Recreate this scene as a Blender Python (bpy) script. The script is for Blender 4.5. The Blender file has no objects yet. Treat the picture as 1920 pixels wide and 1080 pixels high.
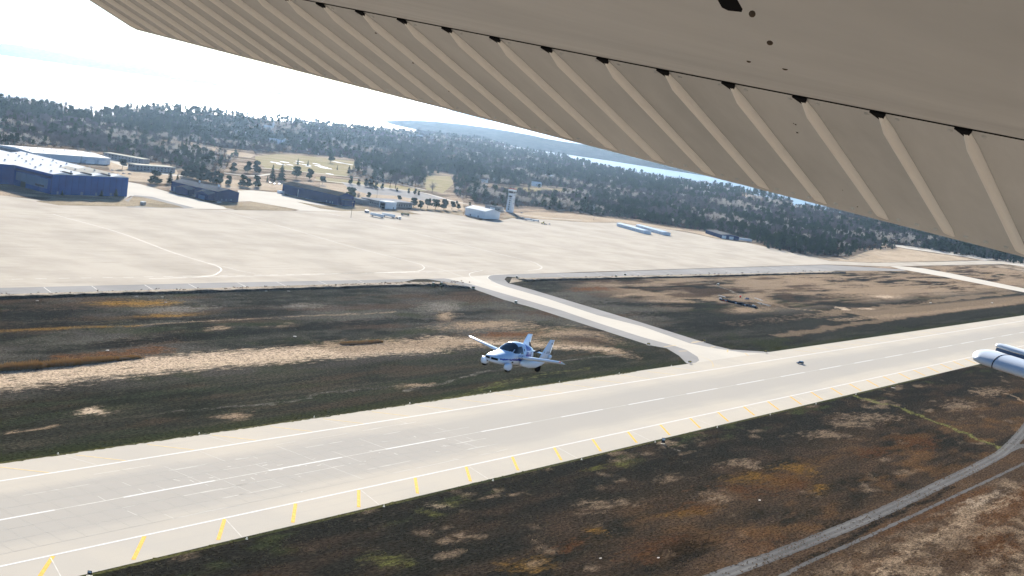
import bpy, bmesh, math, random
import numpy as np
from mathutils import Vector, Matrix
from mathutils.geometry import tessellate_polygon

random.seed(7)
rng = np.random.default_rng(11)
SC = bpy.context.scene
COL = SC.collection
R_ = math.radians

# ------------------------------------------------------------------ camera
# World frame in metres: X runs along the runway, Y away across the apron, Z up,
# Z = 0 is the airfield.  The picture is taken 133 m up from a high wing aircraft.
CAM_H = 133.23
yaw, pitch, roll = R_(35.311), R_(-7.487), R_(8.386)
FW = Vector((math.cos(pitch) * math.cos(yaw), math.cos(pitch) * math.sin(yaw), math.sin(pitch)))
r0 = FW.cross(Vector((0, 0, 1))).normalized()
u0 = r0.cross(FW)
RT = r0 * math.cos(roll) + u0 * math.sin(roll)
UP = -r0 * math.sin(roll) + u0 * math.cos(roll)
cam_d = bpy.data.cameras.new('camera')
cam_d.sensor_width = 36
cam_d.lens = 2410.3 / 1920 * 36
cam_d.clip_start = 0.1
cam_d.clip_end = 250000
cam = bpy.data.objects.new('camera', cam_d)
COL.objects.link(cam)
m = Matrix((RT, UP, -FW)).transposed().to_4x4()
m.translation = Vector((0, 0, CAM_H))
cam.matrix_world = m
SC.camera = cam

# ------------------------------------------------------------------ sky, sun, exposure
SUN_AZ, SUN_EL = R_(46.5), R_(17.0)
w = bpy.data.worlds.new('World')
SC.world = w
w.use_nodes = True
nt = w.node_tree
bg = nt.nodes['Background']
sky = nt.nodes.new('ShaderNodeTexSky')
sky.sky_type = 'NISHITA'
sky.sun_disc = False
sky.sun_elevation = SUN_EL
sky.sun_rotation = R_(90) - SUN_AZ
sky.altitude = 2600
sky.air_density = 1.0
sky.dust_density = 0.35
sky.ozone_density = 3.0
nt.links.new(sky.outputs[0], bg.inputs[0])
bg.inputs[1].default_value = 0.05
sd = bpy.data.lights.new('sun', 'SUN')
sd.energy = 5.0
sd.angle = R_(0.5)
sd.color = (1.0, 0.95, 0.88)
sun = bpy.data.objects.new('sun', sd)
COL.objects.link(sun)
to_sun = Vector((math.cos(SUN_EL) * math.cos(SUN_AZ), math.cos(SUN_EL) * math.sin(SUN_AZ), math.sin(SUN_EL)))
sun.rotation_euler = (-to_sun).to_track_quat('-Z', 'Y').to_euler()
sun.location = to_sun * 500
vs = SC.view_settings
vs.view_transform = 'Standard'
vs.look = 'None'
vs.gamma = 1
vs.use_curve_mapping = False
vs.exposure = 2.0
SC.render.engine = 'CYCLES'
cy = SC.cycles
cy.use_denoising = True
cy.max_bounces = 5
cy.diffuse_bounces = 3
cy.glossy_bounces = 3
cy.transmission_bounces = 3
cy.transparent_max_bounces = 6
cy.volume_bounces = 0
cy.sample_clamp_indirect = 6

# ------------------------------------------------------------------ materials
MATS = {}

def nodes(name):
    mt = bpy.data.materials.new(name)
    mt.use_nodes = True
    return mt, mt.node_tree.nodes, mt.node_tree.links, mt.node_tree.nodes['Principled BSDF']

def mat(name, col, rough=0.7, var=0.15, scale=1.0, spec=0.0, metal=0.0, bump=0.0, stretch=(1, 1, 1), col2=None, coat=0.0):
    """Plain painted / natural surface: colour broken up by two octaves of noise, optional bump."""
    if name in MATS:
        return MATS[name]
    mt, N, L, b = nodes(name)
    tc = N.new('ShaderNodeTexCoord')
    mp = N.new('ShaderNodeMapping')
    mp.inputs['Scale'].default_value = stretch
    L.new(tc.outputs['Object'], mp.inputs[0])
    n1 = N.new('ShaderNodeTexNoise')
    n1.inputs['Scale'].default_value = scale
    n1.inputs['Detail'].default_value = 6
    n1.inputs['Roughness'].default_value = 0.65
    L.new(mp.outputs[0], n1.inputs['Vector'])
    rp = N.new('ShaderNodeValToRGB')
    c = Vector(col[:3])
    lo = c * (1 - var)
    hi = Vector(col2[:3]) if col2 else c * (1 + var)
    rp.color_ramp.elements[0].position = 0.32
    rp.color_ramp.elements[1].position = 0.68
    rp.color_ramp.elements[0].color = (*lo, 1)
    rp.color_ramp.elements[1].color = (*hi, 1)
    L.new(n1.outputs['Fac'], rp.inputs[0])
    L.new(rp.outputs[0], b.inputs['Base Color'])
    b.inputs['Roughness'].default_value = rough
    b.inputs['Metallic'].default_value = metal
    b.inputs['Specular IOR Level'].default_value = spec
    b.inputs['Coat Weight'].default_value = coat
    if bump:
        bp = N.new('ShaderNodeBump')
        bp.inputs['Strength'].default_value = bump
        L.new(n1.outputs['Fac'], bp.inputs['Height'])
        L.new(bp.outputs[0], b.inputs['Normal'])
    MATS[name] = mt
    return mt

def concrete(name, base, dark, streak, grid=0.0, gridcol=(0.6, 0.57, 0.5), centre=None, patchy=0.25):
    """Weathered pavement: long streaks along X, blotches, faint slab joints, optional darker wheel band round Y = centre."""
    mt, N, L, b = nodes(name)
    tc = N.new('ShaderNodeNewGeometry')
    def noise(sx, sy, sc, det=6, rough=0.6):
        mp = N.new('ShaderNodeMapping')
        mp.inputs['Scale'].default_value = (sx, sy, 1)
        L.new(tc.outputs['Position'], mp.inputs[0])
        n = N.new('ShaderNodeTexNoise')
        n.inputs['Scale'].default_value = sc
        n.inputs['Detail'].default_value = det
        n.inputs['Roughness'].default_value = rough
        L.new(mp.outputs[0], n.inputs['Vector'])
        return n.outputs['Fac']
    def ramp(src, p0, p1, v0=0.0, v1=1.0):
        mr = N.new('ShaderNodeMapRange')
        mr.interpolation_type = 'SMOOTHSTEP'
        mr.inputs['From Min'].default_value = p0
        mr.inputs['From Max'].default_value = p1
        mr.inputs['To Min'].default_value = v0
        mr.inputs['To Max'].default_value = v1
        L.new(src, mr.inputs['Value'])
        return mr.outputs[0]
    def mix(fac, a, c):
        mx = N.new('ShaderNodeMix')
        mx.data_type = 'RGBA'
        if isinstance(fac, float):
            mx.inputs['Factor'].default_value = fac
        else:
            L.new(fac, mx.inputs['Factor'])
        for s, v in ((6, a), (7, c)):
            if isinstance(v, tuple):
                mx.inputs[s].default_value = (*v, 1)
            else:
                L.new(v, mx.inputs[s])
        return mx.outputs[2]
    def math_(op, a, c=None):
        mn = N.new('ShaderNodeMath')
        mn.operation = op
        for i, v in enumerate((a, c)):
            if v is None:
                continue
            if isinstance(v, (int, float)):
                mn.inputs[i].default_value = v
            else:
                L.new(v, mn.inputs[i])
        return mn.outputs[0]
    col = mix(ramp(noise(1, 1, 0.02), 0.35, 0.7), base, tuple(0.5 * (x + y) for x, y in zip(base, dark)))
    col = mix(ramp(noise(0.12, 1.6, 0.12, 7, 0.7), 0.52, 0.78, 0, streak), col, dark)
    col = mix(ramp(noise(1, 1, 0.35, 8, 0.75), 0.55, 0.8, 0, patchy), col, dark)
    sx = N.new('ShaderNodeSeparateXYZ')
    L.new(tc.outputs['Position'], sx.inputs[0])
    if centre is not None:
        d = math_('ABSOLUTE', math_('SUBTRACT', sx.outputs[1], centre))
        wob = math_('MULTIPLY', math_('SUBTRACT', noise(0.05, 0.6, 0.3), 0.5), 16)
        col = mix(ramp(math_('ADD', d, wob), 27, 12, 0, 0.75), col, tuple(x * 0.92 for x in dark))
    if grid:
        fx = math_('ABSOLUTE', math_('SUBTRACT', math_('FRACT', math_('DIVIDE', sx.outputs[0], grid)), 0.5))
        fy = math_('ABSOLUTE', math_('SUBTRACT', math_('FRACT', math_('DIVIDE', math_('SUBTRACT', sx.outputs[1], 0.0), grid)), 0.5))
        g = math_('MAXIMUM', ramp(fx, 0.488, 0.494), ramp(fy, 0.488, 0.494))
        g = math_('MULTIPLY', g, ramp(noise(1, 1, 0.05), 0.4, 0.62, 0, 0.42))
        col = mix(g, col, gridcol)
    L.new(col, b.inputs['Base Color'])
    b.inputs['Roughness'].default_value = 0.9
    b.inputs['Specular IOR Level'].default_value = 0.0
    bp = N.new('ShaderNodeBump')
    bp.inputs['Strength'].default_value = 0.25
    bp.inputs['Distance'].default_value = 0.05
    L.new(noise(1, 1, 1.2), bp.inputs['Height'])
    L.new(bp.outputs[0], b.inputs['Normal'])
    MATS[name] = mt
    return mt

def turf(name, attr=None, base=(0.12, 0.1, 0.07), alt=(0.28, 0.22, 0.15), dark=(0.035, 0.033, 0.026), lo=0.35, stretch=(1, 2.2, 1)):
    """Rough grass: either the painted cover colour (attribute) or a mix of dry and dark tufts, with fine clumpy relief."""
    mt, N, L, b = nodes(name)
    tc = N.new('ShaderNodeNewGeometry')
    mp = N.new('ShaderNodeMapping')
    mp.inputs['Scale'].default_value = stretch
    L.new(tc.outputs['Position'], mp.inputs[0])
    def noise(sc, det, ro=0.7):
        n = N.new('ShaderNodeTexNoise')
        n.inputs['Scale'].default_value = sc
        n.inputs['Detail'].default_value = det
        n.inputs['Roughness'].default_value = ro
        L.new(mp.outputs[0], n.inputs['Vector'])
        return n.outputs['Fac']
    def mr(src, a, c, d, e):
        x = N.new('ShaderNodeMapRange')
        x.interpolation_type = 'SMOOTHSTEP'
        for k, v in zip(('From Min', 'From Max', 'To Min', 'To Max'), (a, c, d, e)):
            x.inputs[k].default_value = v
        L.new(src, x.inputs['Value'])
        return x.outputs[0]
    def mix(fac, a, c, bt='MIX'):
        x = N.new('ShaderNodeMix')
        x.data_type = 'RGBA'
        x.blend_type = bt
        if isinstance(fac, float):
            x.inputs['Factor'].default_value = fac
        else:
            L.new(fac, x.inputs['Factor'])
        for s, v in ((6, a), (7, c)):
            if isinstance(v, tuple):
                x.inputs[s].default_value = (*v, 1)
            else:
                L.new(v, x.inputs[s])
        return x.outputs[2]
    fine = noise(0.55, 9, 0.78)
    mid = noise(0.07, 7, 0.7)
    if attr:
        at = N.new('ShaderNodeAttribute')
        at.attribute_name = attr
        col = at.outputs['Color']
        ap = N.new('ShaderNodeAttribute')
        ap.attribute_name = 'patch'
        n2 = N.new('ShaderNodeTexNoise')
        n2.inputs['Scale'].default_value = 0.22
        n2.inputs['Detail'].default_value = 10
        n2.inputs['Roughness'].default_value = 0.7
        mp2 = N.new('ShaderNodeMapping')
        mp2.inputs['Scale'].default_value = (0.55, 1.7, 1)
        L.new(tc.outputs['Position'], mp2.inputs[0])
        L.new(mp2.outputs[0], n2.inputs['Vector'])
        ma = N.new('ShaderNodeMath')
        ma.operation = 'MULTIPLY_ADD'
        ma.inputs[1].default_value = 4.0
        L.new(n2.outputs['Fac'], ma.inputs[0])
        mb = N.new('ShaderNodeMath')
        mb.operation = 'SUBTRACT'
        mb.inputs[1].default_value = 2.05
        L.new(ap.outputs['Alpha'], mb.inputs[0])
        L.new(mb.outputs[0], ma.inputs[2])
        # drier and darker tufts scattered everywhere
        col = mix(mr(n2.outputs['Fac'], 0.54, 0.72, 0, 0.5), col, (0.1, 0.08, 0.055))
        col = mix(mr(ma.outputs[0], 0.0, 1.0, 0, 0.95), col, ap.outputs['Color'])
    else:
        big = noise(0.012, 5, 0.6)
        col = mix(mr(big, 0.4, 0.62, 0, 1), base, alt)
        col = mix(mr(mid, 0.5, 0.72, 0, 0.8), col, dark)
    g1 = N.new('ShaderNodeCombineColor')
    f = mr(fine, 0.36, 0.64, lo, 2.1 - lo)
    for i in range(3):
        L.new(f, g1.inputs[i])
    col = mix(1.0, col, g1.outputs[0], 'MULTIPLY')
    L.new(col, b.inputs['Base Color'])
    b.inputs['Roughness'].default_value = 1.0
    b.inputs['Specular IOR Level'].default_value = 0.0
    bp = N.new('ShaderNodeBump')
    bp.inputs['Strength'].default_value = 0.8
    bp.inputs['Distance'].default_value = 0.35
    L.new(fine, bp.inputs['Height'])
    L.new(bp.outputs[0], b.inputs['Normal'])
    MATS[name] = mt
    return mt

def leafy(name, c0, c1, trans=0.25):
    """Foliage or twigs: colour differs from tree to tree and a little light passes through."""
    mt, N, L, b = nodes(name)
    oi = N.new('ShaderNodeObjectInfo')
    geo = N.new('ShaderNodeNewGeometry')
    ad = N.new('ShaderNodeMath')
    ad.operation = 'MULTIPLY_ADD'
    ad.inputs[1].default_value = 0.35
    L.new(geo.outputs['Random Per Island'], ad.inputs[0])
    sc_ = N.new('ShaderNodeMath')
    sc_.operation = 'MULTIPLY'
    sc_.inputs[1].default_value = 0.65
    L.new(oi.outputs['Random'], sc_.inputs[0])
    L.new(sc_.outputs[0], ad.inputs[2])
    rp = N.new('ShaderNodeValToRGB')
    rp.color_ramp.elements[0].color = (*c0, 1)
    rp.color_ramp.elements[1].color = (*c1, 1)
    L.new(ad.outputs[0], rp.inputs[0])
    L.new(rp.outputs[0], b.inputs['Base Color'])
    b.inputs['Roughness'].default_value = 0.85
    b.inputs['Specular IOR Level'].default_value = 0.0
    if trans:
        tr = N.new('ShaderNodeBsdfTranslucent')
        L.new(rp.outputs[0], tr.inputs[0])
        ms = N.new('ShaderNodeMixShader')
        ms.inputs[0].default_value = trans
        L.new(b.outputs[0], ms.inputs[1])
        L.new(tr.outputs[0], ms.inputs[2])
        L.new(ms.outputs[0], N['Material Output'].inputs[0])
    MATS[name] = mt
    return mt

# ------------------------------------------------------------------ object helpers
def tag(o, label=None, cat=None, group=None, kind=None):
    for k, v in (('label', label), ('category', cat), ('group', group), ('kind', kind)):
        if v:
            o[k] = v
    return o

def empty(name, loc=(0, 0, 0), rz=0.0, label=None, cat=None, group=None):
    o = bpy.data.objects.new(name, None)
    o.empty_display_size = 0.5
    COL.objects.link(o)
    o.location = loc
    o.rotation_euler = (0, 0, rz)
    return tag(o, label, cat, group)

class MB:
    def __init__(s):
        s.v = []
        s.f = []
    def add(s, vs_, fs_):
        n = len(s.v)
        s.v += [tuple(x) for x in vs_]
        s.f += [tuple(i + n for i in f) for f in fs_]
        return s
    def box(s, x0, x1, y0, y1, z0, z1):
        return s.add([(x0, y0, z0), (x1, y0, z0), (x1, y1, z0), (x0, y1, z0), (x0, y0, z1), (x1, y0, z1), (x1, y1, z1), (x0, y1, z1)],
                     [(0, 3, 2, 1), (4, 5, 6, 7), (0, 1, 5, 4), (1, 2, 6, 5), (2, 3, 7, 6), (3, 0, 4, 7)])
    def prism(s, poly, z0, z1):
        n = len(poly)
        a = sum(poly[i][0] * poly[(i + 1) % n][1] - poly[(i + 1) % n][0] * poly[i][1] for i in range(n))
        if a < 0:
            poly = poly[::-1]
        tri = tessellate_polygon([[Vector((p[0], p[1], 0)) for p in poly]])
        vs_ = [(p[0], p[1], z0) for p in poly] + [(p[0], p[1], z1) for p in poly]
        fs_ = [(i, (i + 1) % n, (i + 1) % n + n, i + n) for i in range(n)]
        for t in tri:
            A, B, C = (Vector(poly[i]).to_2d() for i in t)
            if (B - A).cross(C - A) < 0:
                t = (t[0], t[2], t[1])
            fs_.append(tuple(i + n for i in t))
            fs_.append((t[0], t[2], t[1]))
        return s.add(vs_, fs_)
    def sheet(s, poly, z):
        tri = tessellate_polygon([[Vector((p[0], p[1], 0)) for p in poly]])
        fs_ = []
        for t in tri:
            A, B, C = (Vector(poly[i]).to_2d() for i in t)
            fs_.append(t if (B - A).cross(C - A) > 0 else (t[0], t[2], t[1]))
        return s.add([(p[0], p[1], z) for p in poly], fs_)
    def cyl(s, a, b, r0, r1=None, n=8):
        a, b = Vector(a), Vector(b)
        r1 = r0 if r1 is None else r1
        d = (b - a).normalized()
        x = d.orthogonal().normalized()
        y = d.cross(x)
        vs_ = []
        for c, r in ((a, r0), (b, r1)):
            for i in range(n):
                t = 2 * math.pi * i / n
                vs_.append(c + x * (r * math.cos(t)) + y * (r * math.sin(t)))
        fs_ = [(i, (i + 1) % n, (i + 1) % n + n, i + n) for i in range(n)]
        fs_ += [tuple(range(n - 1, -1, -1)), tuple(range(n, 2 * n))]
        return s.add(vs_, fs_)
    def ell(s, c, rad, n=10, k=6):
        vs_ = [(c[0], c[1], c[2] - rad[2])]
        for j in range(1, k):
            ph = -math.pi / 2 + math.pi * j / k
            for i in range(n):
                t = 2 * math.pi * i / n
                vs_.append((c[0] + rad[0] * math.cos(ph) * math.cos(t), c[1] + rad[1] * math.cos(ph) * math.sin(t), c[2] + rad[2] * math.sin(ph)))
        vs_.append((c[0], c[1], c[2] + rad[2]))
        fs_ = [(0, 1 + (i + 1) % n, 1 + i) for i in range(n)]
        for j in range(k - 2):
            o = 1 + j * n
            fs_ += [(o + i, o + (i + 1) % n, o + n + (i + 1) % n, o + n + i) for i in range(n)]
        o = 1 + (k - 2) * n
        fs_ += [(o + i, o + (i + 1) % n, len(vs_) - 1) for i in range(n)]
        return s.add(vs_, fs_)
    def ragged(s, pts, wd, z, jit, seed):
        rr = random.Random(seed)
        P = [Vector((p[0], p[1])) for p in pts]
        Q = []
        for a, c in zip(P[:-1], P[1:]):
            n = max(1, int((c - a).length / 2.2))
            Q += [a.lerp(c, k / n) for k in range(n)]
        Q.append(P[-1])
        lf, rt = [], []
        for i, p in enumerate(Q):
            d = (Q[min(i + 1, len(Q) - 1)] - Q[max(i - 1, 0)]).normalized()
            nn = Vector((-d.y, d.x))
            lf.append(p + nn * (wd / 2 + rr.gauss(0, jit)))
            rt.append(p - nn * (wd / 2 + rr.gauss(0, jit)))
        n = len(Q)
        return s.add([(p.x, p.y, z) for p in rt] + [(p.x, p.y, z) for p in lf], [(i, i + 1, n + i + 1, n + i) for i in range(n - 1)])
    def line(s, pts, wd, z):
        """Painted line of width wd along a polyline."""
        P = [Vector((p[0], p[1])) for p in pts]
        lf, rt = [], []
        for i, p in enumerate(P):
            d = (P[min(i + 1, len(P) - 1)] - P[max(i - 1, 0)]).normalized()
            nn = Vector((-d.y, d.x)) * wd / 2
            lf.append(p + nn)
            rt.append(p - nn)
        n = len(P)
        return s.add([(p.x, p.y, z) for p in rt] + [(p.x, p.y, z) for p in lf], [(i, i + 1, n + i + 1, n + i) for i in range(n - 1)])
    def build(s, name, mt, parent=None, smooth=False, kind=None):
        me = bpy.data.meshes.new(name)
        me.from_pydata(s.v, [], s.f)
        me.update()
        if smooth:
            me.polygons.foreach_set('use_smooth', [True] * len(me.polygons))
        for x in (mt if isinstance(mt, (list, tuple)) else [mt]):
            me.materials.append(x)
        o = bpy.data.objects.new(name, me)
        COL.objects.link(o)
        if parent:
            o.parent = parent
        if kind:
            o['kind'] = kind
        return o

def share(o, name, parent, loc=(0, 0, 0), rz=0.0, scale=None):
    c = bpy.data.objects.new(name, o.data)
    COL.objects.link(c)
    c.parent = parent
    c.location = loc
    c.rotation_euler = (0, 0, rz)
    if scale:
        c.scale = scale
    return c

def copy_tree(o, parent=None):
    c = o.copy()
    COL.objects.link(c)
    c.parent = parent
    for ch in list(o.children):
        copy_tree(ch, c)
    return c

def smooth_curve(pts, n=6):
    """Catmull-Rom through the points."""
    P = [Vector((p[0], p[1])) for p in pts]
    P = [P[0] * 2 - P[1]] + P + [P[-1] * 2 - P[-2]]
    out = []
    for i in range(1, len(P) - 2):
        for k in range(n):
            t = k / n
            a, b, c, d = P[i - 1:i + 3]
            out.append(0.5 * ((2 * b) + (c - a) * t + (2 * a - 5 * b + 4 * c - d) * t * t + (3 * b - a - 3 * c + d) * t ** 3))
    out.append(P[-2])
    return [(p.x, p.y) for p in out]

# numpy value noise -------------------------------------------------
LAT = rng.random((256, 256))
def vnoise(x, y):
    xi, yi = np.floor(x).astype(int), np.floor(y).astype(int)
    fx, fy = x - xi, y - yi
    fx, fy = fx * fx * (3 - 2 * fx), fy * fy * (3 - 2 * fy)
    g = lambda a, b: LAT[a % 256, b % 256]
    return (g(xi, yi) * (1 - fx) + g(xi + 1, yi) * fx) * (1 - fy) + (g(xi, yi + 1) * (1 - fx) + g(xi + 1, yi + 1) * fx) * fy
def fbm(x, y, o=5, g=0.55):
    s, a, t = 0, 1, 0
    for k in range(o):
        s = s + a * vnoise(x * 2 ** k + 17.3 * k, y * 2 ** k + 9.1 * k)
        t += a
        a *= g
    return s / t
def inside(px, py, poly):
    r = np.zeros(px.shape, bool)
    n = len(poly)
    for i in range(n):
        x0, y0 = poly[i]
        x1, y1 = poly[(i + 1) % n]
        c = (y0 > py) != (y1 > py)
        with np.errstate(divide='ignore', invalid='ignore'):
            r ^= c & (px < (x1 - x0) * (py - y0) / (y1 - y0 + 1e-12) + x0)
    return r
def dist_line(px, py, pts):
    d = np.full(px.shape, 1e9)
    for (x0, y0), (x1, y1) in zip(pts[:-1], pts[1:]):
        dx, dy = x1 - x0, y1 - y0
        t = np.clip(((px - x0) * dx + (py - y0) * dy) / (dx * dx + dy * dy + 1e-9), 0, 1)
        d = np.minimum(d, np.hypot(px - x0 - t * dx, py - y0 - t * dy))
    return d

# ------------------------------------------------------------------ terrain and lake
LAKE_Z = -30.0
SHORE = [(-3000, 2300), (300, 2350), (1100, 2400)] + [(1518, 2609.1), (1725.4, 2740.9), (1826.8, 2681.8), (1818.6, 2513.7), (2047.3, 2779.2), (2409, 3024.9), (2836.6, 3207.6), (3083.6, 3219.6), (3556, 3426.2), (4256.9, 3697), (5097.3, 4107.7), (5320.9, 4109.1), (4674.1, 3453.4), (4405.2, 2977), (3943.3, 2429), (3947.6, 2232.3), (4042.1, 2071.2), (3973.5, 1835.2), (3703.9, 1619.2)] + [(3450, 1500), (4300, 1150), (6500, 800), (9500, 300), (9500, -2500)]
LAND = SHORE + [(-3000, -2500)]
hillc = [PXY for PXY in [(2447.6, 3001.4), (2966.2, 3257.3), (3675.1, 3521.6)]]

def ground_z(x, y):
    """Height of the land: level round the airfield, gently rolling towards the bluff over the lake."""
    x = np.asarray(x, float)
    y = np.asarray(y, float)
    far = np.clip((np.hypot(x, y) - 2750) / 900, 0, 1)
    z = far * 9 * (fbm(x / 700, y / 700, 3) - 0.42)
    for (hx, hy), hh, rr in zip(hillc, (12, 9, 7), (420, 500, 600)):
        z = z + far * hh * np.exp(-((x - hx) ** 2 + (y - hy) ** 2) / rr ** 2)
    return z

def grid_sheet(name, xs, ys, zfun, mt, kind='structure', cols=None, parent=None, patch_=None):
    X, Y = np.meshgrid(xs, ys)
    Z = zfun(X, Y)
    nx, ny = len(xs), len(ys)
    co = np.stack([X, Y, Z], -1).reshape(-1, 3)
    i = np.arange(nx * ny).reshape(ny, nx)
    q = np.stack([i[:-1, :-1], i[:-1, 1:], i[1:, 1:], i[1:, :-1]], -1).reshape(-1, 4)
    me = bpy.data.meshes.new(name)
    me.vertices.add(len(co))
    me.vertices.foreach_set('co', co.ravel())
    me.loops.add(q.size)
    me.loops.foreach_set('vertex_index', q.ravel().astype(np.int32))
    me.polygons.add(len(q))
    me.polygons.foreach_set('loop_start', np.arange(0, q.size, 4, dtype=np.int32))
    me.polygons.foreach_set('loop_total', np.full(len(q), 4, np.int32))
    me.update(calc_edges=True)
    me.polygons.foreach_set('use_smooth', np.ones(len(q), bool))
    if cols is not None:
        ca = me.color_attributes.new('cover', 'FLOAT_COLOR', 'POINT')
        C4 = np.concatenate([cols.reshape(-1, 3), np.ones((nx * ny, 1))], 1)
        ca.data.foreach_set('color', C4.astype(np.float32).ravel())
    if patch_ is not None:
        ca = me.color_attributes.new('patch', 'FLOAT_COLOR', 'POINT')
        ca.data.foreach_set('color', patch_.reshape(-1, 4).astype(np.float32).ravel())
    me.materials.append(mt)
    o = bpy.data.objects.new(name, me)
    COL.objects.link(o)
    if parent:
        o.parent = parent
    else:
        o['kind'] = kind
    return o

def land_z(X, Y):
    ins = inside(X, Y, LAND)
    d = dist_line(X, Y, SHORE)
    sd_ = np.where(ins, d, -d)
    t = np.clip(sd_ / 60 + 0.3, 0, 1)
    return -0.25 + ground_z(X, Y) * t - 52 * (1 - t * t * (3 - 2 * t))

turf_wild = turf('wild_ground', base=(0.115, 0.09, 0.065), alt=(0.30, 0.235, 0.17), dark=(0.05, 0.045, 0.035), lo=0.5)
gx = np.unique(np.concatenate([np.arange(-3000, 9500, 110), np.arange(900, 3000, 55)]))
gy = np.unique(np.concatenate([np.arange(-2400, 5600, 110), np.arange(1000, 3000, 55)]))
grid_sheet('ground', gx, gy, land_z, turf_wild)

# the lake, far into the distance
mt, N, L, b = nodes('lake_water')
b.inputs['Base Color'].default_value = (0.03, 0.06, 0.08, 1)
b.inputs['Roughness'].default_value = 0.28
b.inputs['IOR'].default_value = 1.33
tc = N.new('ShaderNodeTexCoord')
mp = N.new('ShaderNodeMapping')
mp.inputs['Scale'].default_value = (0.05, 0.02, 1)
mp.inputs['Rotation'].default_value = (0, 0, 0.5)
L.new(tc.outputs['Object'], mp.inputs[0])
nz = N.new('ShaderNodeTexNoise')
nz.inputs['Scale'].default_value = 1.0
nz.inputs['Detail'].default_value = 8
L.new(mp.outputs[0], nz.inputs['Vector'])
bp = N.new('ShaderNodeBump')
bp.inputs['Strength'].default_value = 0.5
bp.inputs['Distance'].default_value = 1.5
L.new(nz.outputs['Fac'], bp.inputs['Height'])
L.new(bp.outputs[0], b.inputs['Normal'])
MATS['lake_water'] = mt
lake = MB()
lake.add([(-60000, -60000, LAKE_Z), (100000, -60000, LAKE_Z), (100000, 100000, LAKE_Z), (-60000, 100000, LAKE_Z)], [(0, 1, 2, 3)])
tag(lake.build('lake', mt), kind='structure')

# wooded point across the bay: a low ridge with a bumpy canopy of its own
canopy_far = mat('far_canopy', (0.03, 0.042, 0.04), 0.95, 0.35, 0.02, 0.0, col2=(0.055, 0.06, 0.055))
def ridge(name, line_, width, height, seed, mt, tree=9, step=60):
    """Land seen across the water: plan follows line_, cross-section rounded, canopy rough."""
    pts = smooth_curve(line_, 8)
    P = [Vector(p) for p in pts]
    L_ = [0]
    for a, c in zip(P[:-1], P[1:]):
        L_.append(L_[-1] + (c - a).length)
    n = max(int(L_[-1] / step), 4)
    rr = random.Random(seed)
    rows = 9
    V, F = [], []
    k = 0
    for i in range(n + 1):
        s = L_[-1] * i / n
        while k < len(L_) - 2 and L_[k + 1] < s:
            k += 1
        t = (s - L_[k]) / max(L_[k + 1] - L_[k], 1e-6)
        c = P[k].lerp(P[k + 1], t)
        d = (P[k + 1] - P[k]).normalized()
        nn = Vector((-d.y, d.x))
        e = min(1, min(i, n - i) / (n * 0.09)) ** 0.6
        hgt = height * e * (0.62 + 0.55 * float(fbm(np.array(s / 1400.0 + seed), np.array(seed * 3.1), 3)))
        for j in range(rows):
            a = j / (rows - 1)
            prof = math.sin(math.pi * min(max(a, 0.0), 1.0)) ** 0.6
            z = LAKE_Z - 2 if j in (0, rows - 1) else LAKE_Z + hgt * prof + rr.uniform(-1, 1) * tree * e * 0.5
            o_ = (a - 0.5) * width * (0.35 + 0.65 * e)
            V.append((c.x + nn.x * o_ + rr.uniform(-8, 8), c.y + nn.y * o_ + rr.uniform(-8, 8), z))
    for i in range(n):
        for j in range(rows - 1):
            a = i * rows + j
            F.append((a, a + rows, a + rows + 1, a + 1))
    return MB().add(V, F).build(name, mt, kind='structure')
ridge('wooded_point', [(8301.3, 6435.3), (7042.5, 5278.6), (6695.3, 4531.9), (7143.2, 4312.4), (7016.9, 3848.6), (7188.7, 3126.2), (5820.4, 1520)], 1500, 62, 3, canopy_far, step=30)
ridge('far_shore_hills', [(2500, 23500), (6500, 20500), (9800, 16600), (12200, 14600), (14500, 14000)], 2600, 150, 5, canopy_far, 14, 120)
ridge('far_shore_hills', [(14000, 24000), (19000, 21000), (24000, 20000), (30000, 16000), (34000, 9000)], 3000, 120, 8, canopy_far, 14, 160)
ridge('small_island', [(15151, 22861.6), (15920.3, 23686.3)], 160, 22, 12, canopy_far, 6, 20)

# ------------------------------------------------------------------ pavements
CY = 312.2          # runway centre line
mt_run = concrete('runway_concrete', (0.44, 0.395, 0.325), (0.355, 0.333, 0.295), 0.5, 0.0, centre=CY)
mt_joint = mat('joint_sealant', (0.5, 0.465, 0.4), 0.8, 0.1, 0.3)
mt_apron = concrete('apron_concrete', (0.42, 0.375, 0.31), (0.27, 0.238, 0.195), 0.95, 7.62, (0.52, 0.48, 0.41), patchy=0.4)
mt_taxi = concrete('taxiway_concrete', (0.49, 0.45, 0.38), (0.41, 0.375, 0.32), 0.35, 7.62)
mt_asph = concrete('asphalt_grey', (0.28, 0.268, 0.25), (0.19, 0.184, 0.175), 0.7, 0.0)
mt_road = concrete('gravel_road', (0.105, 0.102, 0.096), (0.066, 0.064, 0.061), 0.6, 0.0)
mt_white = mat('white_paint', (0.58, 0.56, 0.525), 0.9, 0.12, 0.6, spec=.03)
mt_faint = mat('worn_white_paint', (0.53, 0.495, 0.435), 0.9, 0.15, 0.4, spec=.03)
mt_yell = mat('yellow_paint', (0.56, 0.34, 0.06), 0.9, 0.18, 0.8, spec=.03)
mt_yellw = mat('worn_yellow_paint', (0.5, 0.385, 0.21), 0.9, 0.2, 0.5, spec=.03)

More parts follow.
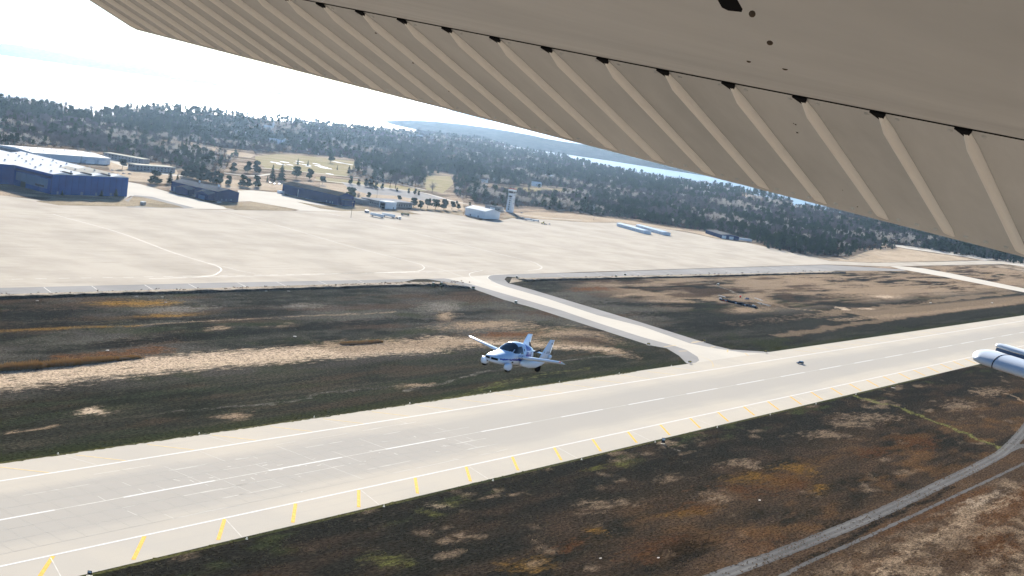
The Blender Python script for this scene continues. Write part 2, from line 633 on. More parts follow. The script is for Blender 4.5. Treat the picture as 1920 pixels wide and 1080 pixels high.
# runway: sealed base with concrete slabs on it near the viewer
run = MB()
run.sheet([(-900, 266.2), (3600, 268.0), (3600, 359.5), (-900, 357.5)], 0.03)
runway = run.build('runway', mt_run, kind='structure')
S = 7.62
slab = MB()
slab.add([(-S / 2 + .05, -S / 2 + .05, 0), (S / 2 - .05, -S / 2 + .05, 0), (S / 2 - .05, S / 2 - .05, 0), (-S / 2 + .05, S / 2 - .05, 0)], [(0, 1, 2, 3)])
slab.box(-S / 2 + .05, S / 2 - .05, -S / 2 + .05, S / 2 - .05, -0.03, 0.012)
slab.f = slab.f[1:]
sealed = MB().sheet([(183.2, CY - S * 3), (419.5, CY - S * 3), (419.5, CY + S * 3), (183.2, CY + S * 3)], 0.036)
sealed.build('sealed_joints', mt_joint, runway)
s0 = None
for i in range(31):
    for j in range(6):
        loc = (183.2 + S * (i + .5), CY + S * (j - 2.5), 0.04)
        if s0 is None:
            s0 = slab.build('slab', mt_run, runway)
            s0.location = loc
        else:
            share(s0, 'slab', runway, loc)

# runway paint: edge stripes, centre dashes, yellow shoulder chevrons
for y in (CY - 30, CY + 30):
    MB().sheet([(-900, y - .38), (3600, y - .38), (3600, y + .38), (-900, y + .38)], 0.06).build('edge_stripe', mt_white, runway)
dash = MB()
dash.sheet([(0, -.36), (36.6, -.36), (36.6, .36), (0, .36)], 0.062)
d0 = dash.build('centre_dash', mt_white, runway)
d0.location = (250.7 - 61, CY, 0)
for k in range(0, 26):
    share(d0, 'centre_dash', runway, (250.7 + 61 * k, CY, 0))
MB().sheet([(180, CY - .12), (1500, CY - .12), (1500, CY + .12), (180, CY + .12)], 0.059).build('centre_joint', mt_faint, runway)
ch = MB().line([(0, 281.6), (-13.8, 268.6)], 1.15, 0.06).build('yellow_bar', mt_yell, runway)
ch2 = MB().line([(0, 342.9), (-11, 355.3)], 0.85, 0.06).build('yellow_bar', mt_yellw, runway)
ch.location.x = 205.1 - 30
ch2.location.x = 244.9 - 59
for k in range(0, 34):
    share(ch, 'yellow_bar', runway, (205.1 + 29.95 * k, 0, 0))
    if abs(244.9 + 29.6 * k - 770) > 70:
        share(ch2, 'yellow_bar', runway, (244.9 + 29.6 * k, 0, 0))
cb = MB().line([(6.2, 281.0), (0.3, 267.2)], 0.3, 0.061).build('cable_cut', mt_faint, runway)
cb2 = MB().line([(4.2, 343.5), (0.3, 357.0)], 0.28, 0.061).build('cable_cut', mt_faint, runway)
cb.location.x = 258.7 - 61
cb2.location.x = 259 - 61
for k in range(0, 14):
    share(cb, 'cable_cut', runway, (258.7 + 60.5 * k, 0, 0))
    share(cb2, 'cable_cut', runway, (259 + 60.5 * k, 0, 0))
# scattered repair patches on the slabs
rr = random.Random(4)
pm = MB()
for k in range(46):
    x, y = rr.uniform(270, 420), CY + rr.gauss(-2, 8)
    a = rr.choice((0, math.pi / 2)) + rr.gauss(0, .2)
    l_, w_ = rr.uniform(.5, 2.6), rr.uniform(.15, .4)
    pm.line([(x, y), (x + l_ * math.cos(a), y + l_ * math.sin(a))], w_, 0.0575)
for k in range(70):
    j = rr.choice((-2, -1, 0, 1, 2, -3, 3))
    if rr.random() < .6:
        x, l_ = rr.uniform(225, 425), rr.uniform(4, 26)
        y = CY + S * j + rr.gauss(0, .12)
        pm.line([(x, y), (x + l_ * .5, y + rr.gauss(0, .15)), (x + l_, y + rr.gauss(0, .15))], rr.uniform(.12, .24), 0.0572)
    else:
        x, y = 183.2 + S * rr.randint(8, 31), CY + S * j
        pm.line([(x, y), (x + rr.gauss(0, .2), y + S * rr.choice((.6, 1, 2)))], rr.uniform(.12, .22), 0.0573)
pm.build('repair_patch', mt_faint, runway, kind='stuff')

# connecting taxiway: asphalt shoulders below, concrete strip above
tw_out = [(734.9, 629.3), (771.7, 628.5), (782.3, 610.1), (780.4, 591), (765.5, 547.8), (762.8, 519), (745.1, 453.4), (732.3, 403.3), (736.9, 392.6), (721.9, 375.1), (703.6, 359.7), (704.2, 355.2)] + [(707.3, 345.6), (794.9, 346.4), (821.9, 358.2), (792.7, 373.6), (792.4, 386.1), (802.1, 419.6), (813.8, 458.7), (825.2, 504.8), (842.9, 577.7), (846.7, 604.1), (861.4, 619), (878.6, 629.5), (901.8, 626.6), (950, 652.3), (884.9, 663.3), (762.2, 653.6)]
MB().sheet(tw_out, 0.012).build('taxiway_shoulder', mt_asph, kind='structure')
tw_in = [(782.5, 643.3), (795.8, 626.6), (797.3, 604.4), (789.5, 554.6), (781.6, 508.2), (767.9, 468), (755.1, 422.1), (753.4, 397.9), (749.1, 384.6), (734.6, 368.4), (723.2, 361.2), (706, 356.1)] + [(698.5, 348.4), (802.3, 350.6), (811.6, 357.8), (792.1, 364.8), (781.8, 380.6), (776.7, 396.8), (797.7, 447.3), (798.3, 486.1), (819.3, 550.6), (826.2, 590.5), (834.6, 612), (848.4, 627), (868, 638.6), (891.4, 641.9), (925.9, 658.7), (819.5, 668.9)]
taxiway = MB().sheet(tw_in, 0.02).build('taxiway', mt_taxi, kind='structure')

# the wide apron with the parallel taxiway along its front
apron_poly = [(120, 631), (408, 631.5), (561, 632), (720, 629.5), (798, 629), (867, 638), (1250, 650), (1649, 661), (1820, 640), (2680, 640), (3600, 640), (3600, 672), (2700, 672), (1830, 668)] + [(1722, 686.7), (1746.5, 758.7), (1762.7, 835.3), (1726.2, 870.3), (1739.2, 913.5), (1731.4, 941.7), (1671.7, 1006), (1565.6, 995.3), (1464.7, 1009.8), (1402.1, 1010), (1347.1, 985), (1286, 974.9), (1297.8, 1012), (1264.1, 1044.8), (1187.9, 1027.6), (1134.7, 1018.5)] + [(1080, 1010), (1000, 1000), (860, 985), (760, 985), (690, 1000), (640, 1040), (560, 1120), (120, 1300)]
apron = MB().sheet(apron_poly, 0.026).build('apron', mt_apron, kind='structure')
MB().sheet([(120, 613.5), (420, 615), (600, 617), (735, 620), (760, 629), (561, 632), (120, 631)], 0.014).build('apron_shoulder', mt_asph, kind='structure')
MB().sheet([(889.1, 639.6), (1037.2, 640.7), (1248, 648.5), (1645.1, 658.7), (1820.3, 617.1), (1809.2, 605.4), (1586, 619.4), (1369.6, 616.2), (1194.3, 619.6), (1007, 621.4), (895.8, 623.4), (882, 629.2)], 0.014).build('apron_shoulder', mt_asph, kind='structure')
# lighter joints across the grey shoulder
for x in (430, 462, 500, 534, 575, 610, 650, 690):
    share_ = MB().line([(x, 617), (x + 5, 631)], 0.5, 0.018).build('shoulder_joint', mt_faint, apron)
for k in range(9):
    x = 960 + 68 * k
    MB().line([(x, 622 + .02 * (x - 900)), (x + 6, 636 + .022 * (x - 900))], 0.6, 0.018).build('shoulder_joint', mt_faint, apron)

# taxi lanes between the hangars
MB().sheet([(796.4, 1039.5), (912.4, 1194.2), (919.6, 1176.1), (907.4, 1098.4), (899.7, 1028.9), (895.8, 991.6), (825.1, 985.4), (833.1, 1025.5), (836.5, 1057.4), (824.8, 1067)], 0.022).build('hangar_lane', mt_taxi, kind='structure')
MB().sheet([(1053.7, 1164.7), (1086.4, 1173.5), (1117.6, 1164.4), (1098.8, 1121.2), (1099.2, 1071.8), (1103.1, 1040.6), (1147.1, 1012.7), (996.7, 1002.3), (996.4, 1035.5), (984, 1065.1), (958.9, 1057.8)], 0.022).build('hangar_lane', mt_taxi, kind='structure')
# fringe asphalt of the grass islands and small roads among the buildings
MB().sheet([(795.6, 1035.9), (833.7, 1072.7), (850.5, 1066.1), (846.5, 1023.2), (845.5, 992.5), (825.8, 985.5), (755, 978.7), (761.2, 998.9)], 0.03).build('island_edge', mt_asph, kind='structure')
ap_line = lambda pts, wd, z=0.034, mt_=None, nm='taxi_line': MB().line(smooth_curve(pts, 6), wd, z).build(nm, mt_ or mt_faint, apron)
ap_line([(636.5, 920.1), (635.7, 833.9), (617.6, 746.4), (613.9, 703.4), (612.4, 689), (606, 677.1), (593.9, 665.9), (577.9, 655.3), (554.4, 651.4), (522.9, 649.3)], 0.9)
ap_line([(613.9, 703.4), (616.8, 686.7), (617.2, 670.5), (622.8, 660.1)], 0.6)
ap_line([(868.1, 979.9), (859.7, 883), (840.8, 780.9), (835.7, 697.6), (828.4, 680.6), (818.9, 671.3), (803.9, 662.6), (785.1, 656.7), (740, 656), (679.3, 653.4)], 0.8)
ap_line([(835.7, 697.6), (833.8, 663.4), (822.3, 631.3), (813.4, 605)], 0.6)
ap_line([(1029, 989.5), (1028.1, 867.4), (1012.8, 735.9), (1010.5, 698.6), (994.9, 676.9), (983.7, 666.5), (964.8, 658.1), (945.6, 655.1)], 0.9)
ap_line([(554.4, 651.4), (625.3, 652), (708.9, 654.7), (807.7, 658.9), (873.9, 657.7)], 0.7)
ap_line([(882.5, 658.5), (856.9, 650.1), (842.3, 641.5), (828, 626.3), (818.5, 609), (815.4, 585.1)], 0.7)
ap_line([(898.6, 641.5), (871.4, 638.4), (854.6, 631.2), (844.2, 622.7), (833.1, 607.6), (823, 590.8)], 0.6)
for k in range(26):
    x = 430 + 15.5 * k
    MB().line([(x, 655), (x + 7.5, 655)], 0.7, 0.033).build('taxi_dash', mt_faint, apron)
# slab joint lines that show on the apron
ap_line([(801.8, 546.8), (797.4, 535.2)], 0.3)

# taxiway paint and holding bars at the runway end
MB().line([(787.3, 400.8), (795.7, 397)], 0.9, 0.03).build('hold_bar', mt_yellw, taxiway)

for pts in ([(740.2, 396.5), (756.4, 396.3)], [(737.5, 383.8), (745.8, 382.3)], [(779.9, 397.6), (793.6, 398.4)], [(780.8, 383.3), (788.6, 383.7)], [(778.7, 369.3), (789.3, 374.5)], [(792.6, 363.1), (785.2, 357.1)]):
    MB().line(pts, 1.0, 0.034).build('shoulder_bar', mt_yellw, taxiway)
MB().line(smooth_curve([(737.4, 369.2), (734.8, 360.8), (725.8, 353), (713.9, 346.5)]), 0.5, 0.064).build('lead_off_line', mt_yellw, taxiway)

# right hand roads: angled taxiway, perimeter road and the lane beside the trees
MB().sheet([(1844.1, 649.7), (1820.3, 617.1), (1834.2, 567.4), (1829.3, 447.7), (1808.5, 353.8), (1905.6, 367.2), (1900.7, 466.2), (1928.7, 581.8), (1923.9, 620.7)], 0.024).build('angled_taxiway', mt_taxi, kind='structure')
MB().sheet([(2370.2, 873.7), (2364.3, 798.9), (2435.4, 721.3), (2453, 628.2), (2505.6, 546.4), (2618.8, 572.2), (2583.6, 663.1), (2528.2, 749.7), (2453.9, 830.2)], 0.02).build('perimeter_lane', mt_taxi, kind='structure')
MB().sheet([(1703.8, 687), (1846.1, 666.8), (2120.3, 668.7), (2740.5, 683.5), (2676, 666.8), (2066.8, 651.2), (1728.7, 653.8)], 0.02).build('lane_shoulder', mt_asph, kind='structure')

# service road and track along the bottom right
road_l = smooth_curve([(305.1, 165.3)] + [(362.1, 163.9), (419.4, 161.2), (492.2, 159.3), (572.6, 159.7), (650.4, 160.8), (700.1, 163.8), (790.3, 175.9), (898.9, 193.2)])
svc = MB().ragged(road_l, 6.0, 0.03, .13, 1).build('service_road', mt_road, kind='structure')
def offset_line(pts, off):
    out = []
    for i, p in enumerate(pts):
        d = (Vector(pts[min(i + 1, len(pts) - 1)]) - Vector(pts[max(i - 1, 0)])).normalized()
        out.append((p[0] - d.y * off, p[1] + d.x * off))
    return out
mt_rut = concrete('pale_gravel', (0.135, 0.13, 0.123), (0.08, 0.078, 0.074), 0.8, 0.0, patchy=.95)
for off, wd in ((-1.5, 1.1), (1.2, 1.3)):
    MB().ragged(offset_line(road_l, off), wd, 0.038, .12, int(off * 10) + 40).build('wheel_rut', mt_rut, svc)
MB().line(smooth_curve([(669.7, 161.5), (708.8, 162), (735, 153.3), (754.7, 141)]), 5.5, 0.024).build('service_road', mt_road, kind='structure')
trk_l = smooth_curve([(349.8, 149.3), (401.9, 151.5), (447, 150.4), (501.8, 149.6), (561.4, 149), (624.2, 148.3), (712.1, 147.7)])
MB().ragged(trk_l, 1.7, 0.028, .14, 5).build('dirt_track', mt_road, kind='structure')

# ------------------------------------------------------------------ infield grass, each blade cover as the field shows it
DARK = np.array((0.0135, 0.0128, 0.0098)); COOL = np.array((0.036, 0.0345, 0.0255)); TAN = np.array((0.2, 0.145, 0.095))
PALE = np.array((0.37, 0.285, 0.2)); RUST = np.array((0.085, 0.04, 0.017)); GOLD = np.array((0.16, 0.09, 0.022))
GREEN = np.array((0.022, 0.026, 0.0105)); GREY = np.array((0.09, 0.08, 0.066)); BROWN = np.array((0.05, 0.033, 0.021))

def cover_grid(X, Y):
    wx = X + 14 * (fbm(X / 26 + 3, Y / 13, 4) - .5) * 2
    wy = Y + 7 * (fbm(X / 26, Y / 13 + 8, 4) - .5) * 2
    fine = fbm(X / 9, Y / 5, 5, .6)
    st = fbm(X / 60 + 40, Y / 6, 5, .62)          # mowing streaks along the runway
    big = fbm(X / 120 + 5, Y / 45, 5)
    def sm(v, a, c):
        t = np.clip((v - a) / (c - a), 0, 1)
        return t * t * (3 - 2 * t)
    C = np.zeros(X.shape + (3,)) + DARK
    def lay(mask, col, k=1.0):
        nonlocal C
        mk = (np.clip(mask, 0, 1) * k)[..., None]
        C = C * (1 - mk) + col * mk
    def blob(c, rx, ry, ang=0.0, soft=.55):
        dx, dy = wx - c[0], wy - c[1]
        a = math.radians(ang)
        e = np.hypot((dx * math.cos(a) + dy * math.sin(a)) / rx, (-dx * math.sin(a) + dy * math.cos(a)) / ry)
        return np.clip(1.35 - e, 0, 1.1)
    def strip(pts, wd, soft=.5, warp=1.0):
        d = dist_line(X * (1 - warp) + wx * warp, Y * (1 - warp) + wy * warp, pts)
        return sm(1 - d / wd + (fine - .5) * 1.3, 0, soft)
    def strip2(pts, wd):
        return np.clip(1.5 - dist_line(X * .4 + wx * .6, Y * .4 + wy * .6, pts) / wd, 0, 1)
    far = Y > CY
    # --- field between runway and apron
    lay(far * sm(st, .45, .7), COOL, .55)
    lay(far * sm(Y, 385, 470) * sm(big, .4, .62), GREY, .55)
    lay(far * sm(Y, 420, 500) * (X < 900) * sm(fine, .45, .75), COOL * 1.5, .6)
    lay(far * sm(fbm(X / 45, Y / 20 + 70, 4), .55, .75), GREEN, .6)
    lay(far * (Y > 450) * sm(fbm(X / 70 + 9, Y / 16, 4), .56, .75), BROWN, .7)
    # smooth mown band by the runway
    band = far * sm(430 - Y + 10 * (st - .5), 0, 12) * (X < 800)
    lay(band, np.array((.0215, .0205, .0145)), .8)
    st2 = fbm(X / 85 + 11, Y / 3.2 + 5, 5, .6)
    lay(band * sm(st2, .5, .68), np.array((.042, .037, .025)), .7)
    lay(band * sm(fbm(X / 38 + 21, Y / 12 + 50, 5), .5, .7), np.array((.012, .013, .008)), .8)
    lay(band * sm(fbm(X / 50 + 81, Y / 10 + 3, 5), .55, .75), np.array((.04, .028, .017)), .6)
    lay(band * sm(st, .55, .7), np.array((.025, .029, .015)), .5)
    lay(far * sm(8 - np.abs(Y - 360), 0, 5), GREEN * .9, .75)
    # field to the right of the connecting taxiway: straw and burnt patches
    rgt = far * sm(X, 880, 1000) * sm(Y, 440, 500)
    lay(rgt * sm(big + .25 * (st - .5), .36, .5), TAN, .8)
    lay(rgt * sm(fbm(X / 60 + 31, Y / 14, 5), .5, .68), BROWN * .8, .85)
    lay(rgt * sm(X, 1150, 1400) * sm(st, .4, .55), TAN * 1.15, .7)
    lay(far * (X > 900) * sm(Y, 370, 380) * sm(470 - Y, 0, 30), DARK * 1.4, .75)
    lay(far * (X > 900) * strip([(900, 432), (1300, 440), (1800, 452)], 9), TAN * .75, .8)
    lay(far * (X > 900) * strip([(850, 388), (1200, 402), (1800, 415)], 7), TAN * .7, .7)
    lay(far * (X > 1150) * sm(Y, 395, 405) * sm(438 - Y, 0, 10), TAN * .8, .8)
    # --- verge nearest the viewer
    nr = ~far
    lay(nr * sm(fbm(X / 30 + 12, Y / 9, 5), .5, .75), BROWN * .75, .55)
    lay(nr * sm(250 - Y, 0, 60) * sm(st, .45, .7), BROWN, .6)
    lay(nr * sm(fbm(X / 22 + 55, Y / 7, 4), .6, .75) * sm(Y, 245, 258), GREEN * 1.3, .8)
    lay(nr * sm(fbm(X / 16 + 2, Y / 8 + 33, 4), .66, .8), TAN * .8, .55)
    lay(nr * sm(X, 300, 420) * sm(245 - Y, 0, 40) * sm(fbm(X / 40 + 4, Y / 14 + 20, 5), .38, .66), BROWN * .9 + GOLD * .05, .45)
    lay(nr * sm(X, 320, 430) * sm(235 - Y, 0, 40) * sm(fbm(X / 25 + 14, Y / 8 + 2, 5), .5, .72), RUST * .8 + GOLD * .25, .4)
    lay(nr * sm(170 - Y, 0, 12), BROWN * 1.1, .7)
    lay(nr * sm(150 - Y, 0, 12) * sm(fine, .4, .7), TAN * .9, .7)
    lay(nr * sm(155 - Y, 0, 10) * sm(st, .5, .7), RUST * .7, .7)
    PC = C.copy()
    PA = np.zeros(X.shape)
    cols_ = dict(t=TAN, p=PALE, r=RUST, g=GOLD, d=DARK * .8, n=np.array((.1, .1, .032)), y=GREY * 1.3, b=BROWN)
    def over(mk, c, k):
        nonlocal PC, PA
        mk = mk * k
        wgt = np.where(PA + mk > 1e-6, mk / np.maximum(PA * (1 - mk) + mk, 1e-6), 0)[..., None]
        PC = PC * (1 - wgt) + c * wgt
        PA = np.maximum(PA, mk)
    for kind, c, rx, ry, an in PATCH:
        near_ = c[1] < CY
        over(blob(c, rx * 1.3, ry * 1.3, an), cols_[kind] * (.62 if near_ else 1), .72 if near_ else .9)
    for kind, pts, wd, k in STRIP:
        over(strip2(pts, wd), cols_[kind], k)
    return C, np.concatenate([PC, PA[..., None]], -1)

PATCH = [('p', (302.9, 399.3), 9, 4, 0), ('t', (350.6, 371.8), 7, 3, 0), ('t', (471.6, 380.9), 10, 3.5, 0), ('y', (470.3, 558.3), 32, 12, 0), ('g', (461.3, 582), 22, 8, 0), ('g', (451.7, 548.8), 30, 3, 0),
         ('y', (562.3, 555.3), 20, 6, 0), ('y', (415.7, 555.5), 14, 5, 0), ('t', (506.8, 511), 10, 3, 0), ('t', (461.1, 513.9), 8, 4, 0), ('d', (515.9, 547.4), 34, 9, 0), ('d', (391.9, 562.6), 50, 16, 0), ('d', (365.4, 536.1), 45, 8, 0),
         ('b', (734.3, 556.1), 34, 12, 0), ('d', (636.9, 501.1), 40, 8, 0), ('t', (653.5, 481.4), 34, 10, 0), ('y', (679.6, 536.3), 26, 9, 20), ('t', (654.5, 511), 18, 5, 30), ('t', (698.2, 447.1), 40, 12, 0), ('r', (644, 455), 30, 7, 0),
         ('b', (685.7, 426.2), 30, 12, 0), ('d', (741.7, 445.5), 36, 7, -20), ('b', (767.3, 493.7), 45, 10, -20),
         ('r', (922.6, 571), 34, 7, 0), ('t', (946.3, 542.7), 30, 4, 0), ('t', (963.1, 512.9), 30, 5, -10), ('d', (902, 511), 60, 9, -12), ('d', (898.6, 469.6), 60, 10, -10), ('d', (935.9, 431.8), 90, 13, 0), ('d', (1025.8, 435.3), 60, 8, 0),
         ('t', (1418.7, 506.5), 120, 26, 0), ('p', (1376.4, 478.5), 26, 6, 0), ('p', (1177.9, 448.2), 10, 4, 0), ('p', (1220, 438.6), 9, 3, 0), ('d', (1354.5, 446.9), 60, 7, 0), ('d', (1298.2, 520.5), 40, 5, 0), ('d', (1498.7, 563.4), 60, 5, 0), ('t', (1008.6, 467.3), 34, 7, 0),
         ('t', (512.3, 227.2), 13, 5, 0), ('t', (510.1, 221.4), 9, 4, 0), ('t', (454, 229.9), 5, 3, 0), ('n', (436.3, 255.8), 6, 2.5, 0), ('n', (453.6, 253.8), 8, 3, 0), ('t', (394.2, 228.8), 9, 5, 0), ('t', (411.4, 224.4), 7, 3.5, 0),
         ('t', (375.9, 249.4), 3.2, 2, 0), ('t', (366.7, 252.3), 5, 2.2, 0), ('p', (341.6, 254.1), 4, 2, 0), ('n', (328.7, 252.6), 4.5, 3, 0), ('n', (349.8, 254.7), 7, 2, 0), ('g', (319.2, 206.1), 9, 5, 0), ('t', (320.4, 206.4), 4.5, 3, 0), ('g', (364.9, 209.3), 4.5, 3.4, 0),
         ('g', (421.4, 202.6), 14, 4, -12), ('r', (428.5, 204.1), 13, 6, -12), ('r', (464.5, 204.1), 16, 7, -15), ('g', (493.3, 208.4), 14, 6, -15), ('t', (446.1, 206.5), 10, 5, -10), ('t', (395.2, 170.9), 15, 7, 0), ('r', (400.6, 170.6), 18, 9, 0), ('r', (376, 188.2), 20, 6, 0), ('d', (380.6, 182.6), 16, 5, 20),
         ('t', (320.7, 229.3), 6, 4, 0), ('t', (310.5, 230.9), 5, 3, 0), ('n', (282.2, 231.3), 5, 4, 0), ('r', (343.1, 209.4), 7, 3, 0),
         ('t', (685.5, 234.8), 20, 7, -20), ('t', (655.6, 232.3), 14, 6, -20), ('t', (610.6, 230.1), 14, 6, -20), ('g', (528.8, 207.2), 14, 7, 0), ('r', (501.8, 200.1), 16, 8, 0), ('g', (508.6, 188.7), 9, 4, 0), ('r', (651.8, 196.3), 20, 8, 0), ('t', (795.7, 218.5), 18, 7, 0), ('t', (878.8, 222.6), 20, 6, 0), ('r', (600.6, 199.9), 16, 5, 0),
         ('p', (505.7, 260.3), 6, 3.2, 0), ('t', (499.3, 244.6), 3, 1.3, 0), ('t', (804.9, 260.5), 9, 3, 0), ('t', (505.7, 257.6), 9, 3, 0),
         ('d', (460.3, 164.1), 12, 4, 0), ('d', (490.4, 116.9), 12, 6, 0), ('r', (500.1, 117.7), 20, 9, 0), ('t', (487, 132), 16, 5, 0), ('p', (567.7, 141.6), 22, 3, 0)]
STRIP = [('p', [(279.6, 447.8), (295.4, 451.3), (334.9, 454.4), (378.6, 456.3), (435.1, 454.2), (492.5, 451.5), (547.8, 447.1), (586.2, 451.2)], 13, .95), ('t', [(498.7, 457.5), (553.9, 452.3), (605.6, 446.3), (641.7, 432.8), (674.4, 410.8), (678.6, 397.7)], 13, .8), ('p', [(597.8, 448.3), (634.1, 427.3), (678.1, 405.3)], 6, .6),
         ('t', [(661.3, 476.5), (693.4, 469.6), (713.2, 448.6), (714.1, 423.9)], 12, .5), ('d', [(377.5, 494.2), (422.7, 499.5), (478.6, 501.9), (549.3, 506.4), (615.5, 505.3)], 7.5, .9), ('d', [(396.2, 498.8), (440.7, 496.4)], 7, .8), ('r', [(345.1, 476.8), (377.7, 478.4), (398, 480.7)], 7, .7),
         ('g', [(328.1, 529.3), (345.9, 532.1), (383.5, 532.2), (424.1, 531.1)], 2.2, .7), ('t', [(424.1, 531.1), (492, 529.7), (573.2, 529.3), (620.1, 527.4)], 1.6, .55), ('d', [(430.9, 544.5), (471.1, 536.6), (511.2, 537.7)], 4, .8),
         ('y', [(324.2, 387.5), (369.9, 382.6), (411, 386.1), (459.1, 384.2)], 1.1, .5), ('t', [(254.5, 385.8), (267.5, 386.7), (277, 387.9)], 1.2, .8), ('y', [(456, 374.8), (530.9, 388.3), (592.9, 394.3), (683.4, 389)], 1.4, .6), ('n', [(446.1, 353.2), (530.7, 370.7), (613.1, 374.9)], 2.4, .35),
         ('n', [(738.9, 265), (737.8, 238.3), (721.4, 204.7), (709.7, 183.5), (691.1, 162.7)], 2.0, .8), ('t', [(888.9, 221.9), (870.3, 199.6)], 1.4, .8),
         ('y', [(1145.3, 612.7), (1139.8, 596.2), (1143.5, 568.2), (1124, 540.7), (1097, 513.2), (1087, 494.7)], 2.2, .85), ('t', [(1099, 500.4), (1087.9, 463.1), (1120.1, 445.7)], 4, .5),
         ('d', [(1320, 619.3), (1396.4, 588.2), (1572.8, 564.3), (1781.2, 520.7)], 3, .6), ('t', [(1071.5, 415.3), (1240.1, 407), (1605.8, 402.4)], 5, .6), ('y', [(499.6, 254.1), (502.3, 250.2)], .8, .9), ('t', [(416.1, 132.6), (494.4, 134.4), (592.7, 132.4)], 3, .5), ('d', [(400.4, 154.6), (456.8, 154.2), (515.5, 154.4), (579.2, 154.6)], 1.6, .8)]
mt_tuft, N, L, b = nodes('tuft_grass')
ta = N.new('ShaderNodeAttribute')
ta.attribute_name = 'tuft'
L.new(ta.outputs['Color'], b.inputs['Base Color'])
b.inputs['Roughness'].default_value = 1.0
b.inputs['Specular IOR Level'].default_value = 0.0
tl = N.new('ShaderNodeBsdfTranslucent')
L.new(ta.outputs['Color'], tl.inputs[0])
tm = N.new('ShaderNodeMixShader')
tm.inputs[0].default_value = 0.35
L.new(b.outputs[0], tm.inputs[1])
L.new(tl.outputs[0], tm.inputs[2])
L.new(tm.outputs[0], N['Material Output'].inputs[0])
mt_turf = turf('infield_turf', attr='cover', lo=0.25)
for nm, xs, ys in (('verge_grass', np.arange(60, 1320, 2.4), np.arange(20, 268.1, 1.3)), ('infield_grass', np.arange(150, 2300, 3.2), np.arange(356, 632.1, 1.6))):
    X, Y = np.meshgrid(xs, ys)
    c_, p_ = cover_grid(X, Y)
    # grass tufts standing on the sheet, coloured like the cover they grow in
    g_ = np.random.default_rng(len(nm))
    nt_ = 110000 if nm == 'verge_grass' else 80000
    dd = g_.random(nt_) ** 1.5
    if nm == 'verge_grass':
        tx, ty = g_.uniform(170, 900, nt_), 266 - g_.uniform(1, 175, nt_)
        kp = tx < 330 + g_.random(nt_) * 600
    else:
        tx, ty = g_.uniform(200, 1250, nt_), g_.uniform(360, 602, nt_)
        kp = np.ones(nt_, bool)
        kp &= ~inside(tx, ty, tw_out)
        kp &= tx < 500 + g_.random(nt_) * 800
    tx, ty = tx[kp], ty[kp]
    clump = fbm(tx / 7, ty / 4, 3)
    kp = clump > .40 + .12 * g_.random(len(tx))
    tx, ty = tx[kp], ty[kp]
    ci = np.clip(((tx - xs[0]) / (xs[1] - xs[0])).astype(int), 0, len(xs) - 1)
    ri = np.clip(((ty - ys[0]) / (ys[1] - ys[0])).astype(int), 0, len(ys) - 1)
    cc = c_[ri, ci] * (1 - np.clip(p_[ri, ci, 3:4] - .25, 0, 1)) + p_[ri, ci, :3] * np.clip(p_[ri, ci, 3:4] - .25, 0, 1)
    k_ = len(tx)
    cc = cc * g_.uniform(.7, 2.3, (k_, 1)) + g_.uniform(0, .02, (k_, 1)) * np.array((1.0, .8, .5))
    hh, ww = g_.uniform(.12, .42, k_), g_.uniform(.12, .4, k_)
    an = g_.uniform(0, 6.283, k_)
    ca_, sa_ = np.cos(an) * ww, np.sin(an) * ww
    z0 = np.zeros(k_)
    vv = np.stack([np.stack([tx - ca_, ty - sa_, z0], 1), np.stack([tx + ca_, ty + sa_, z0], 1), np.stack([tx + ca_ * .6 + g_.normal(0, .1, k_), ty + sa_ * .6, hh], 1), np.stack([tx - ca_ * .7, ty - sa_ * .7 + g_.normal(0, .1, k_), hh * g_.uniform(.5, 1, k_)], 1)], 1).reshape(-1, 3)
    me = bpy.data.meshes.new('grass_tufts')
    me.vertices.add(4 * k_)
    me.vertices.foreach_set('co', vv.ravel())
    me.loops.add(4 * k_)
    me.loops.foreach_set('vertex_index', np.arange(4 * k_, dtype=np.int32))
    me.polygons.add(k_)
    me.polygons.foreach_set('loop_start', np.arange(0, 4 * k_, 4, dtype=np.int32))
    me.polygons.foreach_set('loop_total', np.full(k_, 4, np.int32))
    me.update(calc_edges=True)
    at_ = me.color_attributes.new('tuft', 'FLOAT_COLOR', 'POINT')
    at_.data.foreach_set('color', np.repeat(np.concatenate([cc, np.ones((k_, 1))], 1), 4, 0).astype(np.float32).ravel())
    me.materials.append(mt_tuft)
    o_ = bpy.data.objects.new('grass_tufts', me)
    COL.objects.link(o_)
    o_['kind'] = 'stuff'
    grid_sheet(nm, xs, ys, lambda X, Y: 0.0 + 0 * X, mt_turf, cols=c_, patch_=p_)
# short grass overhanging the pavement edge in ragged tufts
tuft = turf('edge_turf', base=(0.03, 0.034, 0.014), alt=(0.06, 0.058, 0.022), dark=(0.02, 0.02, 0.013), lo=.4)
for y0, sgn, x0, x1 in ((266.1, 1, 150, 900), (357.6, -1, 150, 640)):
    e_ = MB()
    rr = random.Random(int(y0))
    x = x0
    P_, Q_ = [], []
    while x < x1:
        P_.append((x, y0 + sgn * max(0.05, rr.gauss(.35, .35))))
        Q_.append((x, y0 - sgn * 1.2))
        x += rr.uniform(.6, 2.2)
    n = len(P_)
    e_.add([(a, c, .045) for a, c in P_] + [(a, c, .02) for a, c in Q_], [(i, i + 1, n + i + 1, n + i) if sgn < 0 else (n + i, n + i + 1, i + 1, i) for i in range(n - 1)])
    e_.build('grass_edge', tuft, kind='stuff')

